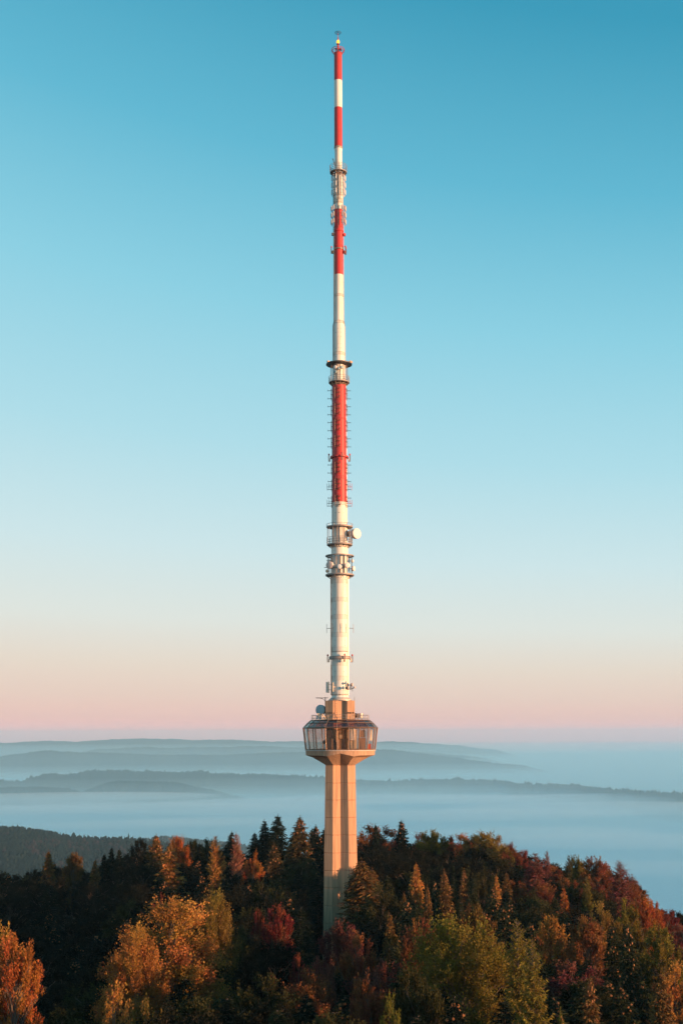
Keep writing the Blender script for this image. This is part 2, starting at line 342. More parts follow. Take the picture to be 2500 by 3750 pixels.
# things inside the cabin
def interior(name, X0, X1, Ya, Yb, yo, dpt, m, label=None):
    a = TP(X0, Yb, yo); c = TP(X1, Ya, yo); b = MB()
    b.box(((a.x + c.x) / 2, yo, (a.z + c.z) / 2), (abs(c.x - a.x) / 2, dpt, abs(c.z - a.z) / 2)); b.build(name, m, tower, label=label)
interior('cabinet', 1197, 1212, 2706, 2744, -5.0, .35, M_cab); interior('cabinet', 1213.5, 1219, 2706, 2744, -5.1, .3, M_cabb); interior('cabinet', 1220, 1228, 2708, 2744, -5.0, .35, M_cab)
interior('cabinet', 1232, 1239, 2709, 2743, -5.1, .3, M_dishs); interior('cabinet', 1241, 1249, 2706, 2743, -5.0, .3, M_cabb); interior('cabinet', 1251, 1266, 2706, 2743, -5.0, .35, M_cab)
interior('wall_panel', 1240, 1250, 2668, 2688, -5.2, .08, M_cabb); interior('wall_panel', 1241, 1252, 2690, 2705, -5.3, .08, M_cream, 'bright cream wall panel')
interior('wall_panel', 1197, 1218, 2668, 2703, -4.4, .3, M_cab); interior('wall_panel', 1255, 1268, 2668, 2704, -4.8, .2, M_cabb)
interior('locker', 1346, 1358, 2724, 2743, -3.4, .4, M_redbox, 'orange red locker by the window'); interior('blind', 1316, 1336, 2674, 2700, -4.2, .05, M_cabb)
interior('blind', 1271, 1280, 2672, 2704, -5.3, .05, M_cream); interior('blind', 1296, 1306, 2672, 2742, -5.0, .05, M_cream)
interior('blind', 1354, 1362, 2672, 2712, -3.6, .05, M_cream); interior('cabinet', 1312, 1338, 2702, 2743, -3.2, .5, M_cabb)
b = MB(); c = TP(1286, 2700, -4.7); b.lathe([(0.02, -0.1), (.78, -0.1), (.78, 2.6 - .78), (.70, 2.6 - .4), (.45, 2.6 - .12), (.02, 2.6)], 20, (c.x, c.y, ZY(2709))); b.build('drum_tank', M_dishw, tower, True)
b = MB(); b.box((c.x, c.y + .2, (ZY(2744) + ZY(2711)) / 2), (.72, .4, (ZY(2711) - ZY(2744)) / 2)); b.build('pedestal', M_cream, tower)
b = MB(); c = TP(1187, 2718, -4.6); b.ball(c, .36); b.tube([(c.x, c.y, c.z), (c.x, c.y, ZY(2744.5))], .05); b.build('instrument_stand', M_cab, tower, True)
# roof furniture
b = MB()
for dz in (0.35, .9): b.hoop(105 * MP(2636), ZY(2637) + dz, .035, 60)
for k in range(30):
    p = P(2637, 12 * k, 105); b.tube([p, p + Vector((0, 0, .9))], .035, 4)
b.build('roof_railing', M_galv, tower)
b = MB(); b.ring(45.6 * MP(2563), 8 * MP(2563), ZY(2566.5), ZY(2564.5)); b.build('flange_ring', M_galv, tower)
b = MB(); b.ring(41 * MP(2561), 8 * MP(2561), ZY(2563.6), ZY(2561)); b.build('flange_ring', M_seam, tower)
b = MB(); b.ring(46 * MP(2561), 38 * MP(2561), ZY(2568), ZY(2567.2)); b.build('flange_ring', M_deck, tower)
def box_at(name, X0, X1, Ya, Yb, yo, dpt, m, par=tower, label=None): 
    a = TP(X0, Yb, yo); c = TP(X1, Ya, yo); b = MB()
    b.box(((a.x + c.x) / 2, yo, (a.z + c.z) / 2), (abs(c.x - a.x) / 2, dpt, abs(c.z - a.z) / 2)); return b.build(name, m, par, label=label)
def dish(X, Y, rpx, yo, az, dl, m=M_dishw, m2=M_dishs, tilt=0, label=None, back=None):
    c = TP(X, Y, yo); r = rpx * MP(Y); d = Vector((math.sin(R_(az)), -math.cos(R_(az)), math.sin(R_(tilt)))).normalized()
    M = d.to_track_quat('Z', 'Y').to_matrix()
    def lt(prof, mm, nm, par):
        b = MB(); b.lathe(prof, 24); b.v = [tuple(c + M @ Vector(p)) for p in b.v]; return b.build(nm, mm, par, True)
    o = lt([(r * .25, -dl - r * .45), (r * .8, -dl - r * .12), (r, -dl), (r, 0)], m2, 'dish_antenna', tower)
    if label: o['label'] = label
    lt([(r * 1.0, 0.0), (r * 1.03, 0.02), (r * .98, .05), (r * .6, .09 * 1.2), (0.01, .13)], m, 'radome', o)
    b = MB(); e = c - d * (dl + r * .45); e2 = Vector(back) if back else e - d * .5
    b.tube([e + d * .1, e2], .07, 5); b.tube([e2 + Vector((0, 0, -.5)), e2 + Vector((0, 0, .5))], .06, 5); b.build('bracket', M_dark, o)
    return o
# left roof dish (dark), mast with boom, cabinets, stair frame
dish(1172, 2600, 18.5, -1.0, -30, .5, M_dishg, M_dishg, label='teal grey dish in shade at the left of the roof', back=TP(1190, 2602, 0))
p0, p1 = TP(1191, 2637, -.3), TP(1191, 2553, -.3)
b = MB(); b.tube([p0, p1], .09, 6); b.tube([TP(1155, 2555.5, -.3), TP(1202, 2555.5, -.3)], .05, 5)
b.tube([TP(1168, 2555.5, -.3), TP(1182, 2559.5, -.3), TP(1190, 2566, -.3)], .035, 4); b.box(tuple(TP(1170, 2556, -.3)), (.55, .08, .07)); b.build('boom_mast', M_dark, tower)
box_at('roof_cabinet', 1158.5, 1176, 2621, 2634, -1.2, .5, M_dishg)
box_at('roof_cabinet', 1161, 1174, 2613, 2620.5, -1.6, .3, M_amber if False else M_cream, label='sunlit yellow cabinet under the roof dish')
b = MB()
for X in (1179, 1200): b.tube([TP(X, 2636, -2.2), TP(X, 2614, -2.2)], .09, 4)
b.tube([TP(1179, 2615, -2.2), TP(1194, 2634, -2.2)], .12, 4); b.tube([TP(1197, 2618, -2.0), TP(1197, 2636, -2.0)], .1, 4); b.tube([TP(1179, 2634, -2.2), TP(1200, 2634, -2.2)], .05, 4)
b.build('roof_stair_frame', M_cream, tower)
b = MB(); c = TP(1318, 2622, -1.0); rr = 12.5 * MP(2622); b.lathe([(rr, ZY(2630) - c.z), (rr, ZY(2615) - c.z), (rr * 1.05, ZY(2615) - c.z), (rr * 1.05, ZY(2613.5) - c.z), (.01, ZY(2613) - c.z)], 20, tuple(c)); 
b.build('roof_drum', M_galv, tower, True)
b = MB()
for a in (0, 90, 180, 270): 
    q = Vector((c.x + rr * .8 * math.sin(R_(a + 45)), c.y + rr * .8 * math.cos(R_(a + 45)), 0)); b.tube([(q.x, q.y, ZY(2630)), (q.x, q.y, ZY(2637))], .05, 4)
b.build('drum_legs', M_dark, tower)
b = MB(); c = TP(1301, 2620, -.9); b.ball(c, .45); b.tube([c, TP(1301, 2636, -.9)], .06, 5); b.build('roof_fan', M_cab, tower, True)
b = MB(); b.tube([TP(1297.5, 2567, -.5), TP(1297.5, 2552, -.5)], .04, 4); b.tube([TP(1288, 2566, -.5), TP(1298, 2567.5, -.5)], .03, 4); b.build('whip_aerial', M_dark, tower)
def ladder(name, az, rpx, Ya, Yb, step=.45, w=.22, m=M_galv):
    b = MB(); a, c = P(Yb, az, rpx), P(Ya, az, rpx); t = Vector((math.cos(R_(az)), math.sin(R_(az)), 0)) * w
    b.tube([a - t, c - t], .03, 4); b.tube([a + t, c + t], .03, 4); k = int((c - a).length / step)
    for i in range(1, k):
        p = a.lerp(c, i / k); b.tube([p - t, p + t], .018, 4, cap=False)
    b.build(name, m, tower)
ladder('ladder', -15, 55, 2562, 2636, .4, .22, M_bronze)
b = MB()
for az in (-27, -24): b.tube([P(2636, az, 56), P(2558, az, 53)], .05, 5)
b.tube([P(2610, -24, 56), P(2634, -9, 66)], .05, 5); b.build('service_pipes', M_bronze, tower)

# ------------------------------------------------------------------ mast
def section(name, m, pts, label=None, kind=None, seg=40):
    b = MB(); b.lathe([(r * MP(Y), ZY(Y)) for Y, r in pts], seg); return b.build(name, m, tower, True, label)
section('mast_section', M_white, [(2567, 39), (2560, 38), (2557, 33.5), (2548, 30.4), (2110, 30)], 'lowest white mast section')
section('mast_section', M_white, [(2110, 30), (2040, 31)], 'short white section behind the lower dishes')
section('mast_section', M_white, [(2040, 31), (2008, 30.5), (1994, 27)], 'tapering white section')
section('mast_section', M_white, [(1994, 26.6), (1841, 26)], 'white section under the long red band')
section('mast_section', M_red, [(1841, 26), (1411, 24.1)], 'long red section with antenna frames')
section('mast_section', M_white, [(1411, 22.5), (1395, 20.8), (1196, 20.8), (1176, 16.7), (1008, 16.4)], 'long white mast section with a step in its width')
section('mast_section', M_red, [(1008, 16.4), (770, 16.3)], 'red section below the stacked panels')
section('mast_section', M_white, [(770, 16.3), (650, 15.4), (648, 13.4), (556, 13.2), (551, 14.2), (539, 14.6)], 'white section under the lattice gallery')
section('mast_section', M_red, [(539, 14.7), (396.5, 14.6)], 'lower plain red section near the top')
section('mast_section', M_white, [(396.5, 14.6), (297, 14.5)], 'plain white section near the top')
section('mast_section', M_red, [(297, 14.5), (197, 14.3)], 'uppermost red section')
def ribs(Y0, Y1, r0, r1, n, m=M_seam, w=.045):
    b = MB()
    for k in range(n):
        b.tube([P(Y0, 360 / n * k, r0 + .15), P(Y1, 360 / n * k, r1 + .15)], w, 4)
    for (Y, r) in ((Y0, r0), (Y1, r1)): b.hoop(r * MP(Y) + .01, ZY(Y), w * .8, 40)
    o = b.build('flange_ribs', m, tower); return o
for (a, c) in ((2190, 2204), (2253, 2268), (2318, 2333), (2371, 2387), (2424, 2438), (2477, 2492), (2529, 2545), (2124, 2138)): ribs(a, c, 30, 30, 40, M_seam, .03)
ribs(1994, 2005, 27.5, 30, 24, M_seam, .09); ribs(1293, 1303, 20.8, 20.8, 28); ribs(1177, 1187, 16.9, 18.8, 26); ribs(1080, 1088, 16.5, 16.5, 26)
ribs(1403, 1411, 23, 24, 24, M_bronze, .08); ribs(539, 545, 14.6, 14.2, 20, M_bronze, .07); ribs(636, 644, 15, 15.2, 20, M_bronze, .07); ribs(735, 748, 16.3, 16.3, 26)
ribs(1533, 1539, 25, 25, 26, M_lampred, .03); ribs(1746, 1756, 25.7, 25.7, 26, M_lampred, .03); ribs(1841, 1852, 26.1, 26.1, 28); ribs(900, 905, 16.4, 16.4, 24, M_lampred, .03)
ribs(2543, 2546, 30.6, 31, 10, M_deck, .04); ribs(2556.5, 2559, 33, 36, 34, M_galv, .07); ribs(2386, 2388.5, 30, 30, 6, M_deck, .04)
def hatch(Y, dx, r, w=2.0, h=1.3):
    b = MB(); az = math.degrees(math.asin(dx / r)); c = P(Y, az, r + .05); b.box(tuple(c), (w * .027, .05, h * .025), az); b.build('mast_hatch', M_hatch, tower)
for Y in (2143, 2182, 2205, 2233, 2253, 2346, 2366, 2124, 2150): hatch(Y, -18.3, 30, 2.2); hatch(Y, 18.5, 30, 2.2)
hatch(2461, -18, 30); hatch(2461, 14, 30); hatch(2520, 0, 30); hatch(2019, -18.5, 30.6, 2.0); hatch(2019, 18, 30.6, 2.0)
for Y in (1882, 1905): hatch(Y, -14.5, 26.5); hatch(Y, 14.5, 26.5)
hatch(1881, -1, 26.5, 3.2, 1.8)
for Y in (1209, 1223, 1238, 1265, 1280): hatch(Y, -1.5, 20.8, 1.7, .9); hatch(Y, 7, 20.8, 1.7, .9)
for Y in (1223, 1281, 1312): hatch(Y, -11, 20.8, 1.9, 2.2)
def pipe(az, rpx, pts, m=M_galv, w=.07, clips=True):
    b = MB(); q = [P(Y, az, r + rpx) for Y, r in pts]; b.tube(q, w, 6)
    if clips:
        for (Y0, r0_), (Y1, r1_) in zip(pts[:-1], pts[1:]):
            k = max(1, int(abs(Y1 - Y0) / 26))
            for i in range(k):
                t = (i + .5) / k; Y = Y0 + (Y1 - Y0) * t; r = r0_ + (r1_ - r0_) * t
                b.tube([P(Y, az, r + rpx), P(Y, az, r - .5)], .035, 4)
    b.build('cable_pipe', m, tower)
pipe(-76, 3.5, [(2546, 30), (2435, 30)], M_bronze, .10); pipe(-76, 3.5, [(2405, 30), (2110, 30)], M_bronze, .10); pipe(-84, 3.2, [(2546, 30), (2112, 30)], M_galv, .06)
pipe(80, 1.5, [(2546, 30), (2110, 30)], M_bronze, .07); pipe(71, 1.5, [(2546, 30), (2110, 30)], M_galv, .05)
pipe(-84, 1.5, [(1395, 20.8), (1196, 20.8), (1178, 17), (860, 16.6)]); pipe(-60, 2.0, [(1320, 20.8), (1196, 20.8), (1178, 17), (835, 16.6)], M_galv, .06)
pipe(82, 2.0, [(1395, 20.8), (1196, 20.8), (1178, 17), (760, 16.6)], M_galv, .06); pipe(-4, 2, [(843, 16.3), (645, 15.5)], M_dark, .06)
pipe(84, 1.0, [(1990, 26.5), (1841, 26)], M_bronze, .06); pipe(-82, 1.2, [(1990, 26.5), (1411, 24.3)], M_dark, .06); pipe(84, 1.2, [(1838, 26), (1415, 24.3)], M_galv, .05)
ladder('ladder', -74, 19.5, 650, 850, .45, .22, M_dark)

def gallery(Yd, rd, nm, th=.25, inner=None, rails=(), posts=16, braces=True, m=M_deck, ph=None):
    z = ZY(Yd); R = rd * MP(Yd); ri = (inner or 0) * MP(Yd)
    b = MB(); b.ring(R, max(ri, .2), z - .04, z + .04); b.ring(R + .02, R - .14, z - th / 2, z + th / 2 + .04); g = b.build(nm, m, tower)
    if braces:
        for k in range(12):
            b = MB(); p = P(Yd, 30 * k + 8, rd - 2); q = P(Yd, 30 * k + 8, inner or 10); b.tube([p + Vector((0, 0, -.12)), q + Vector((0, 0, -.12))], .06, 4)
            b.tube([p + Vector((0, 0, -.14)), q + Vector((0, 0, -.75))], .045, 4)
            b.build('support_brace', m, g)
    if rails:
        b = MB()
        for hh in rails: b.hoop(R + .03, z + hh, .04, 40)
        for k in range(posts):
            p = P(Yd, 360 / posts * k + 5, rd); b.tube([p, p + Vector((0, 0, max(rails)))], .04, 4)
        b.build('railing', M_galv, g)
    return g
g1 = gallery(633, 30.5, 'gallery', .14, 17, (.35, .75, 1.15, 1.5), 9)
gallery(1402, 37.5, 'gallery', .14, 24, (.35, .75, 1.15), 12)
b = MB(); R = 47.4 * MP(1335); z = ZY(1335)
b.lathe([(20.9 * MP(1335), z - .05), (R, z - .10), (R, z + .10), (20.9 * MP(1335), z + .1), (20.9 * MP(1335), z - .05)], 48, cap=False); b.build('disc_platform', M_dark, tower, True, 'broad dark disc collar round the white mast')
for (Y, az, s) in ((1334, 80, 1), (1338, -60, 1)):
    b = MB(); c = P(Y - 6, az, 44); b.box(tuple(c), (.3, .15, .2), 40); b.build('floodlight', M_bronze, tower)
for az in (-14, 30, 58, 100, 150, 210, 260, 300):
    b = MB(); b.tube([P(1402, az, 31), P(1336, az, 31)], .06, 5); b.build('strut', M_bronze, tower)
dish(1227, 1344, 6.6, -1.75, -22, .25, M_dishw); dish(1252, 1344, 6, -1.8, 25, .3, M_dishg); dish(1226, 1361, 6.2, -1.7, -38, .25, M_dishg, M_dishg)
dish(1240, 1348, 4.6, -1.8, 10, .2, M_dishg, M_dishg)  # dish body put in for a round cast shadow; no antenna here
gallery(1996, 46.3, 'gallery', .16, 27.5, (.5, .95, 1.4), 14)
gallery(1931, 47.6, 'gallery', .18, 27, (.55,), 12, braces=False)
gallery(2037, 51.8, 'gallery', .16, 43, (), braces=False)
for k in range(8):
    b = MB(); b.tube([P(2037, 45 * k + 15, 50), P(2037, 45 * k + 15, 30)], .1, 4); b.build('support_brace', M_deck, tower)
gallery(2107, 51.8, 'gallery', .24, 31, (), braces=True)
for az in (-32, -9, 12, 24, 52, 66, 84, 120, 160, 200, 236, 262, 284, 305, 322):
    b = MB(); b.tube([P(1996, az, 44.5), P(1932, az, 44.5)], .055, 5); b.build('column', M_deck, tower)
for az in (-48, -38, 3, 20, 38, 78, 82, 125, 170, 215, 260, 300):
    b = MB(); b.tube([P(2107, az, 44.5), P(2038, az, 44.5)], .075, 5); b.build('column', M_dark, tower)
for az in (-22, 2, 34):
    b = MB(); b.tube([P(2104, az, 31.5), P(2040, az, 31.5)], .09, 5); b.build('cable_pipe', M_seam, tower)
    b = MB(); b.tube([P(1993, az, 28), P(1934, az, 27.6)], .08, 5); b.build('cable_pipe', M_seam, tower)
b = MB(); b.hoop(40 * MP(2082), ZY(2082), .06, 24, -70, 40); b.build('cable_ring', M_dark, tower)
# dishes of the two lower galleries
dish(1306.5, 1953.5, 18.5, -1.2, 38, .75, M_dishw, M_dishs, label='largest white drum dish beside the upper gallery', back=P(1953, 82, 44.5))
dish(1206, 2069, 13.5, -2.0, -24, .45, M_dishs, M_dishw, label='big pinkish drum dish at the left of the lower gallery')
dish(1242.5, 2074.5, 8.6, -2.7, -2, .25); dish(1271.5, 2069.5, 9.6, -2.4, 14, .3); dish(1292, 2054, 6, -.9, 75, .2)
dish(1295.5, 2082, 9.2, -.9, 62, .35); dish(1197, 2091.5, 6.0, -.6, -135, .12, M_dishd, M_dishd, label='small dark dish facing away', back=P(2091, -80, 44.5))
b = MB()
for (Xa, Xb, Y) in ((1195, 1218, 2053.5), (1187, 1198, 2078.5)):
    b.tube([TP(Xa, Y, -.8), TP(Xb, Y, -.4)], .05, 4)
    for k in range(4): c = TP(Xa + 3 + k * (Xb - Xa) / 5, Y, -.8); b.tube([c + Vector((0, -.4, 0)), c + Vector((0, .4, 0))], .03, 4)
b.tube([TP(1213, 2046, -.4), TP(1206, 2053, -.6), TP(1218, 2057, -.4)], .08, 4); b.build('yagi_aerial', M_dark, tower)
b = MB(); c = TP(1276, 1956, 1.2); b.box(tuple(c), (.25, .3, .55)); b.build('equipment_box', M_cab, tower)

# red zone: antenna frames on four sides of the mast
def fr_pt(az, r, t, Y, dY=0):
    p = P(Y, az, r); m = MP(Y); return Vector((p.x + math.cos(R_(az)) * t * m, p.y + math.sin(R_(az)) * t * m, ZY(Y + dY)))
for Y0 in (1425, 1483.5, 1542, 1601, 1697, 1757.5, 1818):
    for az in (-12, 78, 168, 258):
        b = MB(); r = 28.5
        for dY in (0, 5, 17, 20, 36, 40.5): b.tube([fr_pt(az, r, -10, Y0, dY), fr_pt(az, r, 10, Y0, dY)], .035, 4)
        for t in (-10, 8): b.tube([fr_pt(az, r, t, Y0, 0), fr_pt(az, r, t, Y0, 40.5)], .04, 4)
        for dY in (5, 20, 36):
            for t in (-9, 7): b.tube([fr_pt(az, r, t, Y0, dY), fr_pt(az, 25, t, Y0, dY)], .035, 4)
        f = b.build('antenna_frame', M_bronze, tower)
        for dY in (6, 35.5):
            b = MB(); b.tube([fr_pt(az, 27, 7, Y0, dY), fr_pt(az, 41, 9, Y0, dY)], .05, 4); b.tube([fr_pt(az, 41, 8, Y0, dY + 2), fr_pt(az, 39, 13, Y0, dY - 2.5)], .035, 4)
            b.build('dipole', M_dark, f)
        b = MB()
        for i in range(5): b.tube([fr_pt(az, 27, -4 + i * 2, Y0, 6 + i * 7), fr_pt(az, 31, -2 + i * 2, Y0, 3 + i * 7)], .03, 4)
        b.build('stay_rods', M_dark, f)
for Y0 in (1768, 1828):
    for az in (-84, 84):
        b = MB(); sgn = 1 if az > 0 else -1; q = lambda dx, Y: TP(AX(Y) + sgn * dx, Y, -.3)
        b.tube([q(45, Y0 + 3), q(45, Y0 + 28)], .035, 4); b.tube([q(38, Y0), q(38, Y0 + 22)], .03, 4)
        b.tube([q(26, Y0 + 15), q(45, Y0 + 15)], .05, 4); b.tube([q(26, Y0 + 9), q(40, Y0 + 9)], .03, 4); b.build('whip_pair', M_dark if az < 0 else M_lampred, tower)  # dark left, red right: shaded and sunlit sides put into the material

def gooseneck(az, Y, r, hh=18, sp=None):
    q = lambda rr, dY: P(Y + dY, az, rr); b = MB()
    b.tube([q(r, 2), q(r + 1, hh * .75), q(r + 5.5, hh * .75), q(r + 6, -3), q(r + 5, -11)], .10, 5)
    o = b.build('lamp_bracket', M_bronze, tower)
    b = MB(); p = q(r + 5, -12); b.ball(p, .17, 8, 6, 1.3); b.build('obstruction_lamp', M_lampred, o, True)
b = MB(); z = ZY(2410); b.ring(40.5 * MP(2410), 36 * MP(2410), z - .22, z + .22); b.hoop(38 * MP(2410), z + .28, .06)
for k in range(10): b.tube([P(2410, 36 * k, 36.5), P(2410, 36 * k, 30)], .06, 4)
b.build('lamp_ring', M_deck, tower)
for az in (-84, 22, 84, 180): gooseneck(az, 2412, 40)
b = MB(); z = ZY(1675); b.ring(34 * MP(1675), 26 * MP(1675), z - .15, z + .15); b.build('lamp_ring', M_red, tower)
for az in (-82, 14, 82, 180): gooseneck(az, 1678, 33.5)
b = MB(); z = ZY(848); b.ring(18.5 * MP(848), 16.3 * MP(848), z - .12, z + .12); b.hoop(16.8 * MP(834), ZY(834), .05); b.build('lamp_ring', M_red, tower)
b = MB(); z = ZY(915); b.ring(19 * MP(915), 16.3 * MP(915), z - .12, z + .14); b.build('lamp_ring', M_bronze, tower)
for az in (-76, 66, 100): gooseneck(az, 919, 22, 16)
for (a, Y) in ((-76, 860), (76, 862), (-76, 925), (80, 925)):
    b = MB(); c = P(Y, a, 21.5); b.box(tuple(c), (.22, .22, .28), 20); b.tube([c, P(Y - 2, a, 16)], .1, 4); b.build('lamp_bracket', M_dark if a < 0 else M_red, tower)  # left brackets darkened as the shaded side, right ones keep the lit red

# vertical panel antennas round the mast
def panels(Ya, Yb, r, azs, seg, m):
    for az in azs:
        b = MB(); b.tube([P(Yb, az, r - 2), P(Ya, az, r - 2)], .05, 4)
        for k in range(seg): 
            Y = Ya + (Yb - Ya) * (k + .1) / seg; b.tube([P(Y, az, r - 2), P(Y, az, 15.5)], .03, 4)
        st = b.build('panel_antenna', M_dark if az < 0 else M_galv, tower)  # rods away from the sun take a dark material as painted shade
        for k in range(seg):
            y0, y1 = Ya + (Yb - Ya) * (k + .08) / seg, Ya + (Yb - Ya) * (k + .72) / seg
            b = MB(); b.tube([P(y1, az, r), P(y0, az, r)], .095, 6); b.build('panel', m, st)
panels(645, 722, 25.5, (-80, -45, -20, 25, 48, 72, 88, 135, 180, 225), 3, M_dishw)
panels(757, 830, 27, (-85, -62, -38, 30, 50, 70, 88, 180), 3, M_dishs)
for az in (-20, 8, 28): pipe(az, 1.4, [(735, 16), (646, 15.5)], M_seam, .05, False)
b = MB()
for Y in (718, 731, 744): b.hoop(16.2 * MP(Y), ZY(Y), .07)
b.build('clamp_rings', M_seam, tower)
b = MB(); b.tube([P(605, -60, 17), P(590, -62, 21), P(586, -62, 23)], .07, 5, .12); b.tube([P(605, -60, 17), P(612, -60, 14)], .05, 4); b.build('wind_sensor', M_dark, tower)
# aerials of the lowest mast section
for az, r in ((-80, 49), (-50, 35), (10, 33), (46, 33), (80, 50)):
    b = MB(); q = lambda dY: P(2302 + dY, az, r); b.tube([q(-16), q(17)], .035, 4); b.tube([q(0), P(2301, az, 30)], .045, 4); b.build('whip_aerial', M_bronze if az > 0 else M_dark, tower)  # sunward whips bronze, the others dark: side shading done by colour
b = MB(); c = TP(1199, 2517, -.4); b.box(tuple(c), (.16, .3, 1.0), -30); pb = b.build('panel_aerial', M_dishg, tower)
b = MB(); 
for Y in (2506, 2526): b.tube([TP(1202, Y, -.4), TP(1215, Y, -.2)], .04, 4)
b.tube([TP(1203, 2496, -.3), TP(1203, 2538, -.3)], .08, 5); b.build('bracket', M_dark, pb)
b = MB(); b.tube([TP(1219, 2533, -1.6), TP(1219, 2499, -1.6)], .13, 6); b.tube([TP(1221, 2516, -1.5), TP(1227, 2515, -1.2)], .06, 4); b.build('panel_aerial', M_cream, tower)
dish(1265, 2502, 4.6, -1.7, 175, .1, M_dishg, M_dishg, back=TP(1266, 2504, -1.2)); dish(1257, 2519, 5.6, -1.9, 170, .1, M_dishg, M_dishg, back=TP(1262, 2521, -1.2))
dish(1290.5, 2507, 5.8, -.9, 70, .2, M_dishs, M_dishs, back=TP(1284, 2512, -.3)); dish(1299, 2517, 3.6, -.9, 60, .15, M_dishs, M_dishs, back=TP(1290, 2522, -.3))
b = MB(); b.tube([TP(1261, 2524, -1.2), TP(1284, 2524, -.6), TP(1297, 2518, -.6)], .07, 5); b.tube([TP(1282, 2524, -.6), TP(1282, 2505, -.6)], .06, 5); b.tube([TP(1272, 2524, -1), TP(1272, 2500, -1)], .07, 5)
b.box(tuple(TP(1271, 2519, -1.2)), (.14, .14, .25)); b.build('dish_frame', M_dark, tower)
# top crown, lamp and wheel aerial
b = MB()
for (Y, r) in ((182, 23.3), (188, 22), (197, 15.5)): b.hoop(r * MP(Y), ZY(Y), .055, 32)
for k in range(10): b.tube([P(197, 36 * k, 15), P(188, 36 * k, 21), P(182, 36 * k, 23.3)], .045, 4)
b.build('top_crown', M_red, tower)
b = MB()
for az in (-40, 35, 70): c = P(184, az, 11); b.tube([P(197, az, 11), c], .06, 4); b.box(tuple(c), (.14, .14, .2))
b.build('crown_fittings', M_dark, tower)
b = MB(); b.tube([P(198, 0, 0), P(163, 0, 0)], .26, 8, .17); b.build('top_pole', M_red, tower)
b = MB(); b.tube([P(163, 0, 0), P(160.5, 0, 0)], .3, 10); b.build('lamp_base', M_cab, tower)
b = MB(); b.ball(P(154, 0, 0), .34, 12, 8, 1.45); b.build('beacon_lamp', M_amber, tower, True)
b = MB(); b.tube([P(147, 0, 0), P(137, 0, 0)], .14, 6, .09); b.tube([P(137, 0, 0), P(120, 0, 0)], .05, 5)
b.build('top_rod', M_red, tower)
b = MB(); b.hoop(10.7 * MP(120), ZY(120), .05, 28)
for k in range(8): b.tube([P(120, 45 * k, 0), P(120, 45 * k, 10.7)], .03, 4)
b.build('wheel_aerial', M_dark, tower)

# ================================================================== landscape
HAZE_FAR = 1.0
def interp(x, pts):
    return float(np.interp(x, [p[0] for p in pts], [p[1] for p in pts]))
rng = np.random.default_rng(7)
def smooth_noise(n, step, seed, amp):
    r = np.random.default_rng(seed); m = int(n / step) + 3
    return np.interp(np.arange(n) / step, np.arange(m), r.normal(size=m)) * amp
# tree-top skyline of the near wood, in photo pixels
SKY_T = [(-900, 3300), (-300, 3200), (0, 3175), (100, 3170), (185, 3150), (270, 3150), (330, 3165), (400, 3140), (450, 3130), (510, 3105), (600, 3095), (700, 3095), (800, 3090),
         (900, 3085), (1000, 3065), (1150, 3060), (1200, 3075), (1300, 3060), (1380, 3040), (1450, 3045), (1530, 3070), (1620, 3075), (1700, 3070), (1800, 3070), (1850, 3090),
         (1900, 3115), (2000, 3145), (2070, 3155), (2150, 3160), (2250, 3170), (2310, 3215), (2350, 3285), (2400, 3320), (2440, 3350), (2500, 3370), (2800, 3600), (3600, 4200)]
